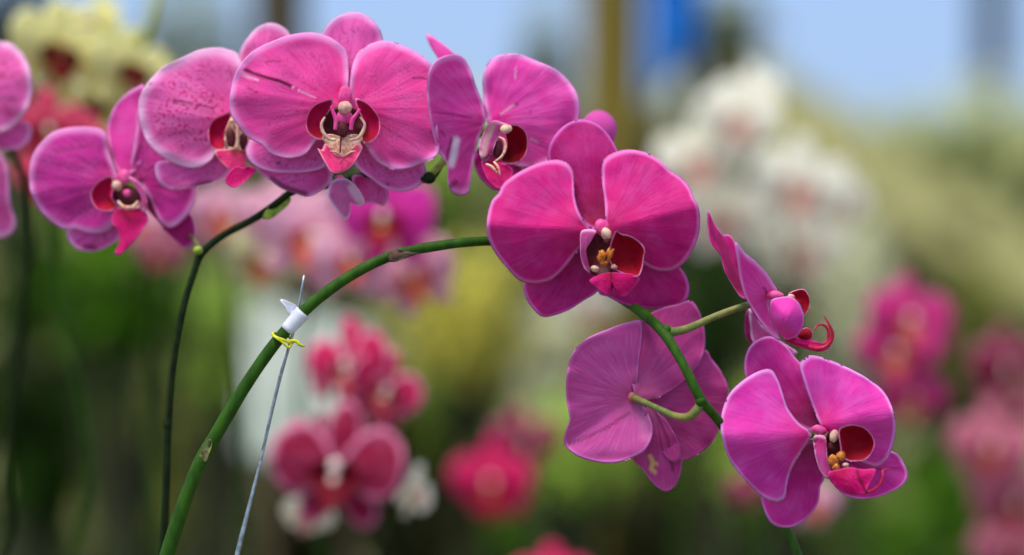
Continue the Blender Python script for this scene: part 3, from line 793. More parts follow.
f.pet('petal', M_L2, (247, 122), [(250, 62), (280, 58), (303, 72), (308, 100), (298, 128), (276, 140), (252, 134), (246, 118)], d0=.046, dt=.004, ridge=.14, rings=10, n=60)
f.pet('sepal', M_CS, (240, 150), [(157.5, 162), (155, 172.6), (160, 184), (173, 189.8), (190, 188), (208, 184.3), (224, 178), (236, 165), (241, 150), (225, 150), (205, 160), (178, 160)], d0=.047, dt=.002, pw=.7, ridge=.2, ctr=(192, 172),
      dark=[([(175, 189), (192, 186), (210, 182)], 2.2, .6)])
f.pet('sepal', M_CS, (250, 150), [(246, 152), (262, 148), (285, 156), (292, 168), (280, 176), (262, 170), (248, 162)], d0=.049, dt=.004, ridge=.2, rings=8, n=50)
L = MB()
L.petal((226, 150), [(231, 112), (221, 115.5), (213, 120), (208.3, 129), (208.8, 140.4), (213, 148.5), (223, 150), (227, 142), (226, 130), (229.5, 121)], d0=.037, dt=0, ridge=0, cup=.004, mat=LOBE2, rings=8, n=50, ctr=(217, 134), dark=())
L.petal((238, 135), [(229, 120), (237, 116), (247, 122), (254, 134), (253, 146), (244, 152), (230, 151), (224, 140)], d0=.036, ridge=0, cup=.002, mat=PLATE, rings=7, n=44)
L.blob(231, 138, .033, 4.8, 9.5, 3, THR, -.05)
L.blob(243.5, 141, .033, 4.2, 9, 3, THR, .05)
L.petal((238, 150), [(214, 152), (226, 149), (246, 150), (247, 160), (245, 170), (234, 172), (225, 166)], d0=.034, ridge=.1, mat=MIDW, rings=7, n=44)
L.petal((240, 160), [(225, 182), (227, 175), (232, 169), (238, 166), (243, 167.5), (250, 166), (256, 170), (250, 177), (241, 184.5), (232, 187.5)], d0=.029, dt=-.003, ridge=.15, mat=MID, rings=7, n=50, ctr=(239, 177))
L.tube([(230, 121, .033), (236, 121, .031), (238, 128, .030), (237.5, 148, .030)], [1.4, 1.8, 2, 1.6], CRM, 10, 24)
f.part('lip', L, LIP, 'crimson and peach lip with pink tip')
f.col.blob(240, 120, .040, 6, 6, 5, 1)
f.done()
pedicel(rootA, [(306, 189, .044), (296, 178, .056), (270, 150, .062), (246, 128, .05)], [3, 3, 3, 3.4])

# ---- L1: leftmost flower
f = Flower(rootA, 'plum pink flower at the left end of the spray, turned aside', (124, 188, .06))
f.pet('sepal', M_R, (124, 176), [(142, 84), (139, 86), (127.8, 92.6), (115.5, 105), (109, 120), (107.5, 134), (112, 157), (117, 171), (125, 177), (135, 171), (143, 158), (147, 135), (148, 110), (146, 92)],
      d0=.060, dt=.006, ridge=.2, ctr=(128, 130), tip=(134, 84), rings=20, n=90, dark=())
f.pet('petal', M_L1, (119, 182), [(106.5, 135), (100, 128.5), (85, 126.6), (65, 128), (50, 134), (38, 146), (31, 159), (29, 175), (30, 190), (36, 205), (46, 217.7), (57.6, 226.4), (66, 229.5), (75, 229), (87.7, 233), (102.7, 233), (112, 228), (119, 214), (122, 196), (118, 175), (112, 160), (108, 147)],
      d0=.058, dt=-.002, ridge=.16, tip=(29, 178), ctr=(76, 180), rings=30, n=130, dark=[([(55, 150), (75, 148), (92, 145)], 2.0, .3)])
f.pet('petal', M_L1, (128, 180), [(138, 110), (146, 104), (160, 112), (180, 135), (196, 165), (197, 185), (194.5, 202.6), (185.5, 217.7), (172, 228), (162, 224), (156, 213), (149, 197), (138, 182), (128, 178), (132, 155), (136, 130)],
      d0=.061, dt=.0, ridge=.12, tip=(175, 225), ctr=(160, 170), rings=24, n=110)
f.pet('sepal', M_CS, (126, 205), [(68, 230), (68.5, 240), (77.7, 249.3), (92.7, 252), (107.7, 246.8), (118, 239), (124, 226), (126, 210), (112, 212), (90, 220)], d0=.062, dt=.002, ridge=.2, ctr=(98, 235),
      dark=[([(85, 246), (95, 248)], 2.5, .6)])
f.pet('sepal', M_FS, (136, 196), [(158, 221), (164, 230), (173, 238.5), (185, 248), (193, 243), (195.5, 230), (191, 215), (176, 202), (155, 193), (138, 190), (142, 204)], d0=.065, dt=.002, ridge=.2, ctr=(172, 218))
L = MB()
L.blob(127.5, 197, .0545, 13.5, 11.5, 4, THR, .3)
L.petal((112, 206), [(112, 176), (102.5, 178.5), (94.5, 185), (90.5, 194), (93, 204), (100, 210.8), (112, 211), (117, 207), (112, 198), (113.5, 188)], d0=.050, ridge=0, cup=.005, mat=LOBE2, rings=8, n=50, ctr=(103, 195))
L.petal((140, 207), [(128, 176), (138, 181.5), (145, 192), (147.5, 204), (145, 212), (140, 208), (141, 197), (135, 186)], d0=.050, ridge=.2, mat=BAND, rings=6, n=50, ctr=(142, 194))
L.petal((128, 210), [(112, 214), (116, 208), (128, 208.5), (142, 209), (148.5, 219), (140.5, 232.7), (130.5, 245), (120, 255), (114.5, 252.7), (119.5, 241), (117, 230), (112, 222)], d0=.050, dt=-.006, ridge=.2, mat=MID, rings=9, n=64, ctr=(128, 226))
L.tube([(118, 201, .049), (124, 207, .047), (133, 207, .047), (138, 201, .049)], [1, 2, 2, 1], PLATE, 8, 20)
f.part('lip', L, LIP, 'maroon throated lip with pink pointed tip')
f.col.blob(124, 177, .054, 7.5, 8, 6, 1)
f.col.blob(117, 185.5, .050, 5.2, 5, 5, 0)
f.col.blob(127, 193, .050, 4, 4, 4, 1)
f.done()
pedicel(rootA, [(199, 250, .05), (192, 237, .066), (165, 212, .078), (128, 188, .064)], [1.8, 1.8, 2.6, 3.4])

# ---- plant cut by the left edge -------------------------------------------------
rootE = thing('orchid_plant', (-.46, .22, BENCH), 'pink orchid at the left edge, two of its flowers cut by the picture edge', 'orchid')
pot_mesh(rootE, (-.46, .22, BENCH), 0.06, 0.13, M_POT)
for az, ln, wd, ri, dr in [(1.6, .11, .05, .05, .06), (2.8, .11, .05, .04, .06), (4.0, .11, .05, .05, .06)]:
    b = MB()
    strap_leaf(b, (-.46, .22, BENCH + .12), az, ln, wd, ri, dr)
    b.build('leaf', M_LEAF, rootE, (-.46, .22, BENCH + .12))
stem = MB()
stem.tube([(-400, 1070, .22), (-150, 800, .25), (0, 560, .26), (6, 480, .25), (16, 380, .24), (26, 290, .22), (30, 230, .2), (24, 180, .17), (5, 140, .14), (-30, 110, .12)], [4, 4, 4, 4, 3.8, 3.6, 3.4, 3.2, 3, 3], 0, 12, 80)
stem.build('stem', M_STEMD, rootE)
f = Flower(rootE, 'upper pink flower cut by the left edge', (-45, 95, .10))
f.pet('petal', M_L2, (-42, 98), [(-5, 41), (0, 41), (12.5, 44), (25, 57.6), (31.5, 75), (32, 95), (25.5, 112.7), (13, 127), (0, 132.7), (-15, 130), (-30, 118), (-42, 100), (-36, 75), (-20, 50)], d0=.10, dt=-.004, ridge=.16, tip=(32, 88), ctr=(-4, 88))
f.pet('petal', M_L2, (-48, 98), [(-85, 41), (-105, 50), (-120, 75), (-120, 100), (-105, 125), (-80, 130), (-58, 118), (-47, 100), (-52, 75), (-66, 50)], d0=.10, dt=-.004, ridge=.16)
f.pet('sepal', M_L2, (-45, 95), [(-60, 30), (-45, 5), (-30, 30), (-30, 65), (-42, 96), (-50, 96), (-62, 65)], d0=.104, dt=.005, ridge=.2, rings=10, n=60)
f.pet('sepal', M_CS, (-38, 105), [(0, 121), (15, 119), (28, 122.7), (32, 130), (29, 141), (17.5, 149), (0, 150.5), (-15, 146), (-30, 125), (-38, 108), (-20, 112)], d0=.104, dt=.004, ridge=.2)
f.pet('sepal', M_CS, (-50, 105), [(-52, 108), (-60, 130), (-75, 150), (-98, 150), (-105, 135), (-90, 118), (-65, 105)], d0=.104, dt=.004, ridge=.2, rings=10, n=60)
L = MB()
L.petal((-45, 115), [(-62, 95), (-45, 90), (-28, 95), (-25, 112), (-45, 125), (-65, 112)], d0=.094, ridge=0, cup=.006, mat=LOBE2, rings=7, n=44)
L.petal((-45, 112), [(-58, 112), (-32, 112), (-34, 128), (-45, 145), (-56, 128)], d0=.09, dt=-.004, mat=MID, rings=7, n=44)
f.part('lip', L, LIP)
f.col.blob(-45, 98, .094, 7, 7, 7, 0)
f.done()
f = Flower(rootE, 'lower pink flower cut by the left edge', (-40, 195, .12))
f.pet('petal', M_L2, (-36, 195), [(-8, 150), (0, 152), (6.5, 162), (9, 180), (10.5, 202), (15, 217.7), (15, 229), (7.5, 236.5), (-3, 238), (-20, 228), (-34, 205), (-36, 190), (-24, 165)], d0=.12, dt=-.004, ridge=.16, ctr=(-8, 195))
f.pet('petal', M_L2, (-44, 195), [(-75, 150), (-92, 165), (-95, 195), (-88, 225), (-70, 232), (-52, 215), (-44, 195), (-55, 168)], d0=.12, dt=-.004, ridge=.16)
f.pet('sepal', M_L2, (-40, 195), [(-52, 165), (-40, 148), (-28, 165), (-36, 195), (-44, 195)], d0=.124, dt=.004, ridge=.2, rings=8, n=50)
f.pet('sepal', M_CS, (-40, 200), [(-55, 215), (-60, 240), (-45, 258), (-25, 245), (-22, 225), (-36, 202)], d0=.124, dt=.004, ridge=.2, rings=8, n=50)
L = MB()
L.petal((-40, 210), [(-52, 195), (-40, 190), (-28, 195), (-28, 210), (-40, 232), (-52, 210)], d0=.112, ridge=0, cup=.004, mat=LOBE2, rings=7, n=44)
f.part('lip', L, LIP)
f.col.blob(-40, 196, .114, 6, 6, 6, 0)
f.done()
pedicel(rootE, [(12, 150, .15), (-10, 160, .15), (-34, 182, .14), (-40, 195, .124)], [3, 3, 3, 3])

# ================================================================= PLANTS FURTHER BACK
def LM(x, y, d):
    return Vector((x * M, d, -y * M))


def t_flower():
    b = MB(LM)
    b.petal((0, 0), [(-18, -8), (-26, -40), (-24, -75), (0, -98), (24, -75), (26, -40), (18, -8), (0, 4)], d0=.004, dt=.008, pw=.7, ridge=.2, mat=0, rings=7, n=36)
    b.petal((-4, 0), [(-6, -14), (-30, -48), (-62, -60), (-92, -40), (-100, -5), (-88, 32), (-58, 46), (-24, 32), (-4, 8)], d0=0, dt=-.004, ridge=.22, mat=0, rings=8, n=44, tip=(-100, -5))
    b.petal((4, 0), [(6, -14), (30, -48), (62, -60), (92, -40), (100, -5), (88, 32), (58, 46), (24, 32), (4, 8)], d0=0, dt=-.004, ridge=.22, mat=0, rings=8, n=44, tip=(100, -5))
    b.petal((-4, 6), [(-4, 4), (-28, 22), (-56, 50), (-58, 78), (-38, 88), (-14, 70), (0, 36), (2, 10)], d0=.004, dt=.006, pw=.7, ridge=.2, mat=0, rings=7, n=36)
    b.petal((4, 6), [(4, 4), (28, 22), (56, 50), (58, 78), (38, 88), (14, 70), (0, 36), (-2, 10)], d0=.004, dt=.006, pw=.7, ridge=.2, mat=0, rings=7, n=36)
    l = MB(LM)
    for s in (-1, 1):
        l.petal((s * 8, 26), [(s * 6, -4), (s * 22, -8), (s * 36, 4), (s * 38, 22), (s * 26, 36), (s * 12, 34), (s * 8, 16)], d0=-.008, ridge=0, cup=.006, mat=0, rings=5, n=28)
    l.petal((0, 26), [(-14, 24), (0, 22), (14, 24), (22, 40), (10, 58), (0, 66), (-10, 58), (-22, 40)], d0=-.012, dt=-.006, ridge=.2, mat=0, rings=5, n=32)
    l.blob(0, 22, -.010, 7, 8, 5, 1, 0, .3, 10)
    l.blob(0, 0, -.008, 9, 10, 9, 2, 0, .1, 10)
    return b, l


TB, TL = t_flower()
VAR = {}


def variant(name, petal, lip, callus=(220, 170, 60), column=(240, 220, 210)):
    VAR[name] = (TB.mesh('flower_' + name, [petal]), TL.mesh('lip_' + name, [lip, plain_mat('callus_' + name, callus, callus, 200, .6), plain_mat('column_' + name, column, column, 200, .6)]))


def pm(name, mid, core, edge, vein, va=.3, **k):
    return petal_mat('petal_' + name, mid, core, edge, vein, va, **k)


variant('yellow', pm('yellow', (236, 228, 150), (206, 196, 70), (244, 240, 186), (210, 200, 100)), pm('lip_dark_red', (116, 4, 14), (90, 0, 12), (130, 20, 30), (80, 0, 10)), (110, 20, 20), (140, 50, 30))
variant('coral', pm('coral', (232, 74, 110), (176, 8, 40), (240, 140, 150), (206, 30, 70)), pm('lip_red', (176, 10, 40), (120, 6, 16), (200, 60, 80), (120, 0, 20)))
variant('blush', pm('blush', (236, 172, 196), (228, 110, 160), (244, 206, 216), (224, 130, 170)), pm('lip_orange', (226, 90, 70), (214, 60, 40), (236, 150, 120), (200, 50, 30)))
variant('vivid', pm('vivid', (206, 40, 150), (196, 24, 120), (214, 90, 180), (180, 20, 120)), pm('lip_crimson', (160, 10, 40), (120, 6, 16), (200, 60, 80), (120, 0, 20)))
variant('cream', pm('cream', (226, 224, 170), (214, 196, 90), (236, 232, 200), (206, 200, 120)), pm('lip_rust', (176, 70, 30), (150, 40, 20), (200, 120, 70), (130, 40, 10)))
variant('crimson', pm('crimson', (214, 20, 90), (176, 8, 56), (240, 150, 186), (160, 4, 50), .4, rim0=.72), pm('lip_wine', (196, 20, 40), (140, 6, 26), (236, 190, 190), (120, 0, 20)), (236, 210, 180))
variant('wine', pm('wine', (144, 4, 56), (104, 0, 34), (226, 130, 170), (110, 4, 40), .45, rim0=.76), pm('lip_deep_wine', (120, 6, 30), (80, 4, 20), (160, 30, 60), (80, 0, 16)), (240, 200, 190))
variant('hotpink', pm('hotpink', (232, 34, 106), (214, 20, 86), (238, 80, 140), (210, 16, 90)), pm('lip_hot', (190, 10, 50), (150, 6, 36), (220, 50, 90), (150, 0, 30)))
variant('white', pm('white', (252, 248, 230), (248, 240, 214), (254, 252, 242), (240, 236, 214), .15, transl=.35), pm('lip_salmon', (226, 170, 156), (206, 110, 100), (240, 214, 204), (206, 130, 120)))
variant('rose', pm('rose', (214, 50, 130), (190, 16, 84), (214, 96, 176), (196, 24, 100), .4), pm('lip_peach', (214, 90, 80), (180, 20, 50), (236, 150, 130), (190, 40, 60)))
variant('dusty', pm('dusty', (206, 110, 136), (186, 60, 96), (222, 160, 170), (180, 80, 110)), pm('lip_dusty', (170, 40, 60), (140, 20, 40), (200, 100, 110), (130, 20, 40)))


def yaw_pitch_roll(yaw, pitch, roll):
    return (Matrix.Rotation(math.radians(yaw), 4, 'Z') @ Matrix.Rotation(math.radians(pitch), 4, 'X') @ Matrix.Rotation(math.radians(roll), 4, 'Y'))


def back_orchid(label, group, base, sp, flowers, rad=3.0, stem_mat=None, pot=True, leaves=4, potmat=None, seed=1, joint=True):
    """potted orchid: base (x, depth) on the bench or floor z, spike through photo positions"""
    rnd = random.Random(seed)
    c = base
    root = thing('orchid_plant', c, label, 'orchid', group)
    pot_mesh(root, c, 0.055, 0.11, potmat or M_POT)
    for k in range(leaves):
        b = MB()
        strap_leaf(b, (c[0], c[1], c[2] + .1), rnd.uniform(0, 6.28) if k else 2.0, rnd.uniform(.09, .115), rnd.uniform(.04, .05), rnd.uniform(.03, .07), rnd.uniform(.04, .08))
        b.build('leaf', M_LEAF, root, (c[0], c[1], c[2] + .1))
    # foot of the spike in world -> photo position
    k0 = 1 + c[1]
    foot = (512 + c[0] / (k0 * M), 277.5 + (CAMZ - c[2] - .1) / (k0 * M), c[1])
    for s_i, s in enumerate(sp):
        st = MB()
        pts = [foot] + list(s)
        st.tube(pts, [rad * 1.2] + [rad] * (len(pts) - 2) + [rad * .6], 0, 8, 50)
        st.build('stem', stem_mat or M_STEM, root)
    for (px, py, d, size, yaw, pit, rol, var) in flowers:
        fm, lm = VAR[var]
        o = bpy.data.objects.new('flower', fm)
        COL.objects.link(o)
        s = size * (1 + d) / 200.0
        loc = P(px, py, d)
        WORLD[o.name] = loc
        o.parent = root
        o.matrix_local = Matrix.Translation(loc - Vector(c)) @ yaw_pitch_roll(yaw, pit, rol) @ Matrix.Scale(s, 4)
        l = bpy.data.objects.new('lip', lm)
        COL.objects.link(l)
        l.parent = o
        # short stalk from flower to the nearest spike point
        q = min((p for s_ in sp for p in catmull([tuple(p) for p in s_], False, 40)), key=lambda p: (P(*p) - loc).length)
        pd = MB()
        pd.tube([tuple(q), ((q[0] + px) / 2, (q[1] + py) / 2 - 6, (q[2] + d) / 2 + .02), (px, py + 2, d + .008)], rad * .7, 0, 6, 10)
        pd.build('pedicel', stem_mat or M_STEM, root)
    return root


B2 = BENCH
# yellow orchid top left
back_orchid('yellow moth orchid with dark red lips and upright yellow stem', None, (-.72, .62, B2),
            [[(-60, 560, .60), (-40, 300, .58), (0, 100, .54), (60, 50, .50), (110, 72, .50), (138, 52, .48), (152, 14, .47), (165, -40, .47)]],
            [(58, 50, .42, 112, 35, 0, 12, 'yellow'), (94, 100, .46, 88, -20, 25, -12, 'yellow'), (132, 68, .42, 92, 40, 0, 10, 'yellow'), (92, 26, .50, 80, -30, 0, 0, 'yellow')], 4.5, plain_mat('stem_yellow', (190, 190, 60), (160, 170, 40), 80), seed=3)
# coral flower just behind the left flowers
back_orchid('coral pink orchid with a dark centre low behind the yellow one', None, (-.45, .48, B2),
            [[(70, 560, .46), (60, 300, .45), (52, 190, .42), (48, 140, .42)]],
            [(48, 128, .38, 84, 20, 10, 0, 'coral'), (42, 176, .39, 66, -20, 0, 10, 'coral'), (88, 142, .40, 60, 10, 0, 10, 'coral')], 3, M_STEM, seed=5)
# blush group in the middle left
back_orchid('blush pink orchid with orange centres crossing behind the green arch', None, (-.14, .74, B2),
            [[(330, 620, .62), (300, 420, .6), (310, 300, .57), (340, 215, .55), (400, 210, .54), (440, 260, .54)]],
            [(312, 236, .50, 110, 15, 0, 20, 'blush'), (388, 216, .47, 112, -25, 0, 0, 'vivid'), (412, 272, .51, 96, -10, 10, -20, 'blush'), (350, 258, .49, 84, 20, 0, 0, 'blush'), (276, 214, .53, 84, 0, 0, 0, 'blush')], 3, seed=7)
back_orchid('cream orchid with a rust red lip hanging left of the white clip', None, (-.12, 1.0, B2),
            [[(262, 600, .7), (240, 380, .66), (230, 250, .62), (262, 225, .6)]],
            [(264, 256, .58, 86, 5, 10, 10, 'cream')], 3, seed=9)
back_orchid('soft rose orchid low between the two dark stems', None, (-.38, .98, B2),
            [[(150, 620, .68), (150, 420, .66), (160, 250, .6), (190, 215, .58)]],
            [(160, 250, .56, 56, -15, 10, 5, 'dusty'), (222, 214, .58, 74, 15, 0, 10, 'blush'), (196, 222, .62, 60, -15, 0, 10, 'dusty'), (142, 222, .60, 50, -5, 0, 10, 'blush')], 3, seed=11)
# crimson ones
back_orchid('crimson orchid with pale petal edges right of the yellow tie', None, (.12, .46, B2),
            [[(430, 720, .5), (410, 560, .5), (402, 450, .47), (388, 380, .44), (368, 340, .43)]],
            [(350, 362, .40, 96, -25, 5, -10, 'crimson'), (384, 388, .40, 84, 25, 5, 25, 'crimson'), (322, 384, .43, 40, -50, 0, 10, 'crimson'), (370, 420, .42, 60, 10, 30, 0, 'crimson')], 3.2, M_STEMD, seed=13)
back_orchid('dark wine red orchid with a white centre below the crimson flowers', None, (-.14, .50, B2),
            [[(345, 720, .43), (380, 560, .42), (400, 470, .41), (380, 430, .40)]],
            [(338, 466, .36, 138, -8, -5, 4, 'wine'), (312, 440, .38, 62, -30, 0, 10, 'wine'), (418, 490, .38, 60, 62, 10, 40, 'white'), (308, 515, .40, 54, 0, 30, 20, 'white')], 3.2, M_STEMD, seed=14)
# hot pink centre
back_orchid('hot pink orchid low in the middle, far behind', None, (.14, .98, B2),
            [[(520, 640, .95), (520, 540, .95), (512, 460, .9)]],
            [(492, 480, .85, 84, -10, 10, 0, 'hotpink'), (500, 492, .88, 62, 30, 10, 40, 'hotpink'), (524, 440, .92, 72, 20, 0, 0, 'wine')], 3, seed=15)
back_orchid('hot pink orchid whose flower only peeks over the bottom edge', None, (.14, .72, B2),
            [[(560, 700, .78), (556, 590, .75)]],
            [(552, 584, .72, 84, 0, -10, 0, 'hotpink')], 3, seed=16)
# small dark red by the lower right flower
back_orchid('small wine red orchid behind the lower right violet pink flower', None, (.36, .66, B2),
            [[(770, 680, .74), (756, 560, .72), (748, 500, .7)]],
            [(746, 490, .66, 40, 0, 0, 0, 'wine'), (812, 500, .70, 60, 20, 0, 0, 'blush')], 2.4, seed=17)
# white spray
back_orchid('white moth orchid with salmon centres, flowers on a tall spray', None, (.40, 1.12, B2),
            [[(770, 640, 1.0), (790, 420, 1.0), (790, 260, .98), (760, 150, .96), (728, 80, .95)],
             [(700, 640, 1.05), (690, 420, 1.05), (700, 260, 1.02), (712, 140, 1.0)]],
            [(738, 118, .92, 86, 10, 0, 8, 'white'), (700, 158, .94, 96, -20, 5, -8, 'white'), (800, 184, .90, 106, 12, 5, 10, 'white'), (842, 194, .98, 76, 40, 10, 20, 'white'), (722, 214, .97, 98, -10, 8, 0, 'white'), (800, 246, 1.0, 90, 10, 10, 0, 'white'), (748, 98, 1.0, 76, -30, 0, 0, 'white'), (590, 305, 1.02, 60, 20, 20, 0, 'white')], 2.6, seed=19)
# right
back_orchid('deep pink orchid with peach centre out of focus at the right', None, (.62, .86, B2),
            [[(960, 640, .86), (940, 480, .84), (925, 380, .82), (912, 310, .8)]],
            [(908, 318, .76, 92, 15, 0, 5, 'rose'), (898, 350, .76, 84, -20, 5, 0, 'rose'), (912, 396, .80, 72, 10, 15, 8, 'rose'), (924, 340, .80, 72, 40, 0, 0, 'rose')], 3, seed=21)
back_orchid('dusty pink orchid at the right edge with pale pink flowers', None, (.78, 1.12, B2),
            [[(1040, 660, 1.0), (1030, 540, 1.0), (1010, 450, .98), (1004, 380, .96)]],
            [(990, 446, .92, 86, 0, 0, 5, 'dusty'), (1006, 366, .95, 80, 10, 10, 0, 'wine'), (1016, 498, .94, 96, 5, 20, 0, 'dusty'), (1012, 408, .97, 66, 0, 0, 0, 'dusty'), (1010, 550, .97, 80, 0, 0, 0, 'dusty')], 3, seed=23)

# ---------------------------------------------------------------- benches, floor
def bench(name, x0, x1, y0, y1, z, label):
    r = thing(name, ((x0 + x1) / 2, (y0 + y1) / 2, 0), label, 'bench')
    n = int((y1 - y0) / .09)
    b = MB()
    for k in range(n):
        b.box((x0, y0 + k * .09, z - .022), (x1, y0 + k * .09 + .08, z))
    b.build('slatted_top', M_WOOD, r, smooth=False, attrs=False)
    b = MB()
    b.box((x0 + .02, y0 + .02, z - .08), (x1 - .02, y0 + .06, z - .022))
    b.box((x0 + .02, y1 - .09, z - .08), (x1 - .02, y1 - .05, z - .022))
    b.build('rail', M_WOOD, r, smooth=False, attrs=False)
    for x in (x0 + .03, x1 - .09):
        for y in (y0 + .02, y1 - .10):
            b = MB()
            b.box((x, y, 0), (x + .06, y + .05, z - .08))
            b.build('leg', M_WOOD, r, smooth=False, attrs=False)


M_WOOD = plain_mat('weathered_wood', (126, 108, 78), (96, 80, 56), 6, .8, stretch=(1, 6, 6), bump=.4)
bench('plant_bench', -1.1, 1.1, -.25, 1.30, BENCH, 'weathered slatted wooden bench carrying the potted orchids')
M_GROUND = plain_mat('gravel_floor', (112, 102, 80), (76, 74, 56), 20, .9, bump=.6, bd=.02)
b = MB()
N = 40
for i in range(N + 1):
    for j in range(N + 1):
        x, y = -8 + 16 * i / N, -3 + 15 * j / N
        b.addv((x, y, 0.012 * noise.noise(Vector((x, y, 0))) - .012))
for i in range(N):
    for j in range(N):
        b.face([i * (N + 1) + j, (i + 1) * (N + 1) + j, (i + 1) * (N + 1) + j + 1, i * (N + 1) + j + 1])
o = b.build('ground', M_GROUND, origin=(0, 0, 0), attrs=False)
tag(o, 'bare gravelly ground of the nursery', None, None, 'structure')

# ---------------------------------------------------------------- posts and roof
M_POST = plain_mat('post_ochre_wood', (132, 112, 36), (106, 90, 30), 8, .8, stretch=(6, 6, 1), bump=.4)
M_POST2 = plain_mat('post_brown_wood', (88, 76, 50), (66, 58, 40), 8, .8, stretch=(6, 6, 1), bump=.4)
M_POST3 = plain_mat('post_slate_grey', (60, 70, 78), (46, 54, 62), 8, .6)


def post(px, d, wpx, top, mat, label, lean=0.0):
    c = P(px, 277.5, d)
    r = wpx * (1 + d) * M / 2
    b = MB()
    b.lathe((c.x, d, 0), [(0, 0), (r * 1.15, 0), (r * 1.12, .05), (r, .4), (r * .97, 1.2), (r * .99, top * .8), (r * .95, top), (0, top)], 20)
    o = b.build('wooden_post', mat, origin=(c.x, d, 0), attrs=False)
    tag(o, label, 'post')
    return o


post(612, 3.0, 62, 2.5, M_POST, 'ochre wooden post rising beside the blue tarp')
post(279, 3.0, 58, 2.5, M_POST2, 'dark brown wooden post rising behind the large bright pink flower')
post(992, 9.0, 34, 3.4, M_POST3, 'slate grey post against the sky above the roof at the right')
# beam over the two posts
b = MB()
bxx = (P(230, 0, 3.0).x, P(720, 0, 3.0).x)
b.box((bxx[0], 2.96, 2.5), (bxx[1], 3.04, 2.58))
o = b.build('wooden_beam', M_POST2, smooth=False, attrs=False)
tag(o, 'brown wooden beam laid across the tops of the two wooden posts', 'beam')
# blue tarp hanging over the beam
M_TARP = plain_mat('tarp_blue', (20, 120, 220), (40, 150, 232), 10, .5, .15)
b = MB()
x0, x1 = P(646, 0, 3.0).x, P(708, 0, 3.0).x
NX, NZ = 28, 24
rows = []
for k in range(NZ + 1):
    t = k / NZ
    z = 2.60 - t * (2.60 - (CAMZ + (277.5 - 46) * 4 * M))
    row = []
    for i in range(NX + 1):
        u = i / NX
        zz = z - (.10 * (1 - u) if t > .5 else 0) * (t - .5) * 2
        row.append(b.addv((x0 + (x1 - x0) * u * (1 - .18 * t), 2.93 + .02 * math.sin(u * 15) * t, zz)))
    rows.append(row)
for k in range(NZ):
    for i in range(NX):
        b.face([rows[k][i], rows[k][i + 1], rows[k + 1][i + 1], rows[k + 1][i]])
o = b.build('hanging_tarp', M_TARP, attrs=False)
so_ = o.modifiers.new('thickness', 'SOLIDIFY')
so_.thickness = .003
tag(o, 'bright blue tarp hanging from the wooden beam', 'tarp')

# thatched shelter roof sloping down to the right
M_THATCH = plain_mat('thatch_olive', (152, 148, 92), (120, 118, 70), 9, .9, bump=.8, bd=.02, stretch=(1, 1, 3))
sh = thing('thatched_shelter', (2.0, 5.6, 0), 'olive thatched shelter roof sloping down to the right', 'shelter')
D = 5.2
prof = [(742, 22), (785, 30), (840, 64), (900, 104), (960, 146), (1030, 190), (1120, 246)]
b = MB()
NS = 60
pr = catmull(prof, False, NS)
rows = []
for k in range(17):
    t = k / 16
    row = []
    for i, (px, py) in enumerate(pr):
        d = D + 1.0 * (1 - t)
        p = P(px, py + 125 * t * (1 - .2 * i / NS), D)
        nzv = noise.noise(Vector((i * .4, k * .9, 2))) * .03
        row.append(b.addv((p.x, d + nzv, p.z + nzv + .05 * (1 - t))))
    rows.append(row)
for k in range(16):
    for i in range(NS - 1):
        b.face([rows[k][i], rows[k + 1][i], rows[k + 1][i + 1], rows[k][i + 1]])
o = b.build('roof', M_THATCH, sh, attrs=False)
so_ = o.modifiers.new('thickness', 'SOLIDIFY')
so_.thickness = .08
for px, top in ((770, 130), (960, 226)):
    p = P(px, top, D + .25)
    b = MB()
    b.lathe((p.x, D + .25, 0), [(.05, 0), (.048, .5), (.045, p.z + .03)], 14)
    b.build('post', M_POST2, sh, attrs=False)

# pale plastic sheet behind the clip
M_SHEET = plain_mat('sheet_pale_sage', (196, 204, 194), (174, 186, 174), 6, .6, .2)
b = MB()
x0, x1 = P(250, 0, 1.9).x, P(366, 0, 1.9).x
shp = thing('sheet_screen', ((x0 + x1) / 2, 1.9, 0), 'pale sage corrugated plastic sheet on two stakes behind the crimson orchids', 'screen')
zt, zb = P(0, 296, 1.9).z, P(0, 446, 1.9).z
NX, NZ = 60, 20
rows = []
for k in range(NZ + 1):
    t = k / NZ
    rows.append([b.addv((x0 + (x1 - x0) * i / NX, 1.9 - .12 * t + .006 * math.sin(i / NX * 50), zt + (zb - zt) * t - .04 * (i / NX))) for i in range(NX + 1)])
for k in range(NZ):
    for i in range(NX):
        b.face([rows[k][i], rows[k][i + 1], rows[k + 1][i + 1], rows[k + 1][i]])
o = b.build('plastic_sheet', M_SHEET, shp, attrs=False)
for xx in (x0 + .02, x1 - .02):
    q = MB()
    q.lathe((xx, 1.915, 0), [(0, 0), (.007, 0), (.007, zt - .03), (0, zt - .02)], 8)
    q.build('stake', M_WOOD, shp, attrs=False)
so_ = o.modifiers.new('thickness', 'SOLIDIFY')
so_.thickness = .004


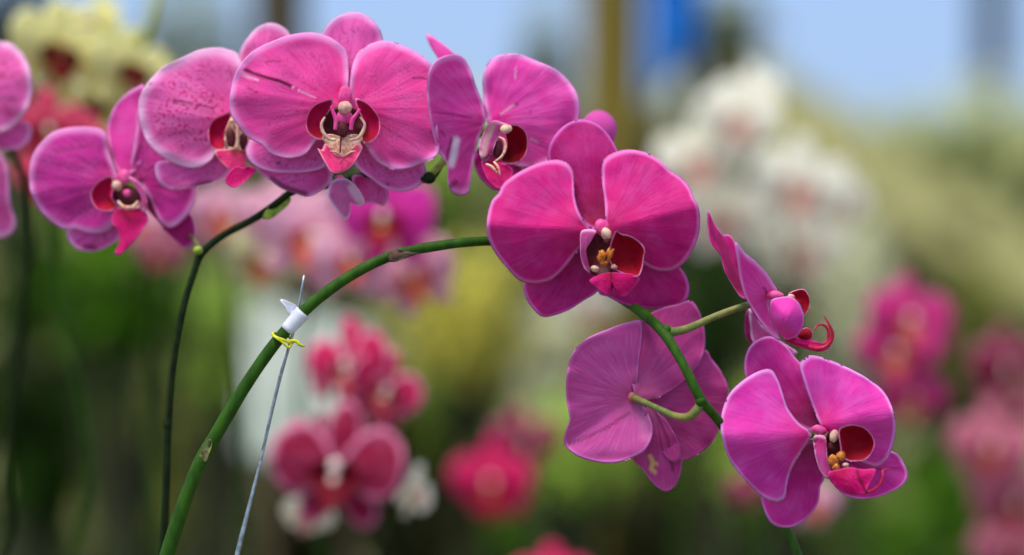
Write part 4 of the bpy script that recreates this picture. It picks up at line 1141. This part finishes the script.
# ---------------------------------------------------------------- shrubs and trees
def foliage(n, leaf, seed, flat=1.0):
    """unit-radius cloud of real leaves"""
    r = random.Random(seed)
    V, Fc = [], []
    for _ in range(n):
        while True:
            p = Vector((r.uniform(-1, 1), r.uniform(-1, 1), r.uniform(-1, 1)))
            if .25 < p.length < 1:
                break
        p = p * (0.55 + .45 * (0.6 + .8 * noise.noise(p * 2 + Vector((seed, 0, 0)))))
        ax = (p.normalized() + Vector((r.uniform(-.8, .8), r.uniform(-.8, .8), r.uniform(-.9, .5)))).normalized()
        sd_ = ax.cross(Vector((r.uniform(-.3, .3), r.uniform(-.3, .3), 1))).normalized()
        up = sd_.cross(ax)
        L_, W_ = leaf * r.uniform(.7, 1.3), leaf * r.uniform(.22, .34)
        b0 = len(V)
        for t, w in ((0, .05), (.3, .9), (.65, .8), (1, .02)):
            c = p + ax * L_ * t - up * L_ * .25 * t * t
            V.extend([c - sd_ * W_ * w + up * W_ * w * .25, c, c + sd_ * W_ * w + up * W_ * w * .25])
        for k in range(3):
            a = b0 + k * 3
            Fc.append((a, a + 1, a + 4, a + 3))
            Fc.append((a + 1, a + 2, a + 5, a + 4))
    return V, Fc


FOL = {}


def fol_mesh(kind, mat):
    key = (kind, mat.name)
    if key not in FOL:
        n, leaf, seed = {'big': (260, .42, 1), 'mid': (520, .26, 2), 'fine': (1100, .16, 3)}[kind]
        V, Fc = foliage(n, leaf, seed)
        me = bpy.data.meshes.new('foliage')
        me.from_pydata([tuple(v) for v in V], [], Fc)
        me.polygons.foreach_set('use_smooth', [True] * len(Fc))
        me.materials.append(mat)
        FOL[key] = me
    return FOL[key]


def lm(name, a, b):
    return plain_mat('leaf_' + name, a, b, 3, .7, .55, bump=0.1, spec=.08)


G = {
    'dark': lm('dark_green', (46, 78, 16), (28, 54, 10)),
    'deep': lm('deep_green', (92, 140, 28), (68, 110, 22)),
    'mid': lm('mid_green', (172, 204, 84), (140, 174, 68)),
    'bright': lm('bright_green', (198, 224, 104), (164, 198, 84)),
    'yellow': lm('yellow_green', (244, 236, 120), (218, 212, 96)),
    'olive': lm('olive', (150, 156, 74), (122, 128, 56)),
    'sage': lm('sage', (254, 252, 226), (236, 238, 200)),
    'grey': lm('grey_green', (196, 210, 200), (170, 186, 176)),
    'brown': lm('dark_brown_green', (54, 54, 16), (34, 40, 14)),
}


RD = .09
M_TRUNK = plain_mat('trunk_mossy', (54, 60, 30), (38, 42, 22), 10, .9)
PLACED = []


def shrub(px, py, d, rx, ry, col, kind, label, group=None, name='leafy_shrub', cat='shrub', rot=0, base=0.0):
    while True:
        # stand each one clear of its neighbours
        k = (1 + d) * M
        c = P(px, py, d)
        lo, hi = c.x - rx * k * 1.12, c.x + rx * k * 1.12
        if all(hi < a or lo > b_ or abs(d - y) > .24 for a, b_, y in PLACED):
            break
        d += .04
    PLACED.append((lo, hi, d))
    root = thing(name, (c.x, d, base), label, cat, group)
    o = bpy.data.objects.new('foliage', fol_mesh(kind, G[col]))
    COL.objects.link(o)
    o.parent = root
    o.location = (0, 0, c.z - base)
    o.rotation_euler = (0, 0, rot)
    r_d = RD
    o.scale = (rx * k, r_d, ry * k)
    b = MB()
    h = c.z - base
    rt = .012 + .01 * d
    b.lathe((c.x, d, base), [(0, 0), (rt * 1.3, 0), (rt, h * .3), (rt * .8, h * .7), (rt * .5, h)], 10)
    # a few boughs inside the crown
    for a in range(4):
        an = a * 1.57 + rot
        b.map = lambda x, y, z: Vector((x, y, z))
        p0 = Vector((c.x, d, base + h * .7))
        p1 = Vector((c.x + math.cos(an) * rx * k * .6, d + math.sin(an) * r_d * .6, base + h + ry * k * .3))
        b.tube([tuple(p0), tuple((p0 + p1) / 2 + Vector((0, 0, .02))), tuple(p1)], rt * .35 / M, 0, 6, 8)
    b.build('trunk', M_TRUNK, root, (c.x, d, base), attrs=False)
    return root


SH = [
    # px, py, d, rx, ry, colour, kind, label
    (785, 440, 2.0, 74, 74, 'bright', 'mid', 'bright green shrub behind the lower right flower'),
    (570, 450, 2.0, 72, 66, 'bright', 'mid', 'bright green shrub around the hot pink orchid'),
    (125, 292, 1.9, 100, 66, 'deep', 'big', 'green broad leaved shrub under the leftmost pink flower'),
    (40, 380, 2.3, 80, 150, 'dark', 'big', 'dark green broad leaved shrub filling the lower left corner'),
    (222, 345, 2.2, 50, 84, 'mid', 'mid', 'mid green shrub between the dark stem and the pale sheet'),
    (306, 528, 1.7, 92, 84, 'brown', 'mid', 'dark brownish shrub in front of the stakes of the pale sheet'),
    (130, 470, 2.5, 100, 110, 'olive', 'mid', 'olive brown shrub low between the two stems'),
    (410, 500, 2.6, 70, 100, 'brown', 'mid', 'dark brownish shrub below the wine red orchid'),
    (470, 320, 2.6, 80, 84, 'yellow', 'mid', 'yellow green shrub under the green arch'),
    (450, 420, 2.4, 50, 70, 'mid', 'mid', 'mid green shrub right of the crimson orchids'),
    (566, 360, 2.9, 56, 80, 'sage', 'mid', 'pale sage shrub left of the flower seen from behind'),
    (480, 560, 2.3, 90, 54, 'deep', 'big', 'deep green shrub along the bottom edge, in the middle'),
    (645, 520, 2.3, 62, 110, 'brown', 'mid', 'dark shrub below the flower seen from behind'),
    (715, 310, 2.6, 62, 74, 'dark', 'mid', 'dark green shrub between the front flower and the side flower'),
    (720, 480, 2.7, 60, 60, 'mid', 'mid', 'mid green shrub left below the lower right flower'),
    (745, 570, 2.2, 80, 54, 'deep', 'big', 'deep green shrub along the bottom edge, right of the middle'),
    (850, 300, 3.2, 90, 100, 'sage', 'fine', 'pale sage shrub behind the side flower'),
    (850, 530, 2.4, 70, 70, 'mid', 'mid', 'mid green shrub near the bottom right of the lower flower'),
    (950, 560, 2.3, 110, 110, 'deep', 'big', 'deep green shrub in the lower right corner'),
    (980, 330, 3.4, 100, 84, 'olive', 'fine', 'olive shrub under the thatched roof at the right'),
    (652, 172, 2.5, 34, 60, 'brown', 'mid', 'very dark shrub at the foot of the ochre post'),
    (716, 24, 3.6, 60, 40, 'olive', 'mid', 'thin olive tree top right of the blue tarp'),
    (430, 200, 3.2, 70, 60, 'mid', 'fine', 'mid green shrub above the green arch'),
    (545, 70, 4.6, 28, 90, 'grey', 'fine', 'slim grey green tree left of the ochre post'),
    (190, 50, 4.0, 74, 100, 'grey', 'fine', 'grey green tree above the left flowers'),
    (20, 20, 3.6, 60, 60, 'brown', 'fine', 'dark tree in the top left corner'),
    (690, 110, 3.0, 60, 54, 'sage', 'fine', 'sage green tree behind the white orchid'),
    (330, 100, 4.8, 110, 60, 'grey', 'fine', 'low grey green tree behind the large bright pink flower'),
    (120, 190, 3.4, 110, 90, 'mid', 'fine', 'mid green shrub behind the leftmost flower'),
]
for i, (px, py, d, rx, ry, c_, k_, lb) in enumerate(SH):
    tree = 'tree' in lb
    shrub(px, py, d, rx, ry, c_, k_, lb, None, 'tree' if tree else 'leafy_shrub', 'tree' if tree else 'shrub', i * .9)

# long hedge closing the nursery
hd = MB()
r = random.Random(4)
for k in range(9500):
    x = r.uniform(-6.2, 6.2)
    z = r.uniform(.02, 1.0) ** .8 * (2.12 + .12 * noise.noise(Vector((x * 1.3, 0, 0))))
    y = 7.5 + .35 * noise.noise(Vector((x * 2, z * 2, 5))) + r.uniform(-.1, .25)
    ax3 = Vector((r.uniform(-1, 1), r.uniform(-1, .1), r.uniform(-.8, .6))).normalized()
    s3 = ax3.cross(Vector((r.uniform(-.4, .4), r.uniform(-.4, .4), 1))).normalized()
    L3, W3 = r.uniform(.10, .18), r.uniform(.03, .05)
    c3 = Vector((x, y, z))
    i0 = [hd.addv(c3), hd.addv(c3 + ax3 * L3 * .5 - s3 * W3), hd.addv(c3 + ax3 * L3), hd.addv(c3 + ax3 * L3 * .5 + s3 * W3)]
    hd.face(i0)
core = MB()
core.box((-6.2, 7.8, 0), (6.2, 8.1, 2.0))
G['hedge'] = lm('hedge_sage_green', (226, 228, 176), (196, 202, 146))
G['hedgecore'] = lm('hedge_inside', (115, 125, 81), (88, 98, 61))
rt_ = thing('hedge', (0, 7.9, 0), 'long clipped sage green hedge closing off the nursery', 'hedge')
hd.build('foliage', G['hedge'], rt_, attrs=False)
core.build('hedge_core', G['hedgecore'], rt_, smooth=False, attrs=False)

# ================================================================= WORLD + LIGHT
w = bpy.data.worlds.new('world')
scene.world = w
w.use_nodes = True
nt = w.node_tree
nt.nodes.clear()
tc = nt.nodes.new('ShaderNodeTexCoord')
sep = nt.nodes.new('ShaderNodeSeparateXYZ')
nt.links.new(tc.outputs['Generated'], sep.inputs[0])
rp = nt.nodes.new('ShaderNodeValToRGB')
nt.links.new(sep.outputs[2], rp.inputs[0])
rp.color_ramp.elements[0].position = 0.0
rp.color_ramp.elements[0].color = lin((176, 204, 238))
rp.color_ramp.elements[1].position = 0.75
rp.color_ramp.elements[1].color = (0.95, 0.97, 1.0, 1)
e = rp.color_ramp.elements.new(0.14)
e.color = lin((172, 204, 250))
bg = nt.nodes.new('ShaderNodeBackground')
bg.inputs[1].default_value = 1.0
nt.links.new(rp.outputs[0], bg.inputs[0])
ow = nt.nodes.new('ShaderNodeOutputWorld')
nt.links.new(bg.outputs[0], ow.inputs[0])

sd = bpy.data.lights.new('sun', 'SUN')
sd.energy = 3.6
sd.angle = math.radians(25)
sd.color = (1.0, 0.96, 0.9)
so = bpy.data.objects.new('sun', sd)
COL.objects.link(so)
so.rotation_euler = Vector((-0.3, -0.36, 1.0)).to_track_quat('Z', 'Y').to_euler()

scene.view_settings.view_transform = 'Standard'
scene.view_settings.look = 'None'
scene.view_settings.gamma = 1.0
scene.view_settings.exposure = 0.0
scene.view_settings.use_curve_mapping = False
scene.cycles.use_denoising = True
scene.cycles.max_bounces = 8
scene.cycles.transparent_max_bounces = 6
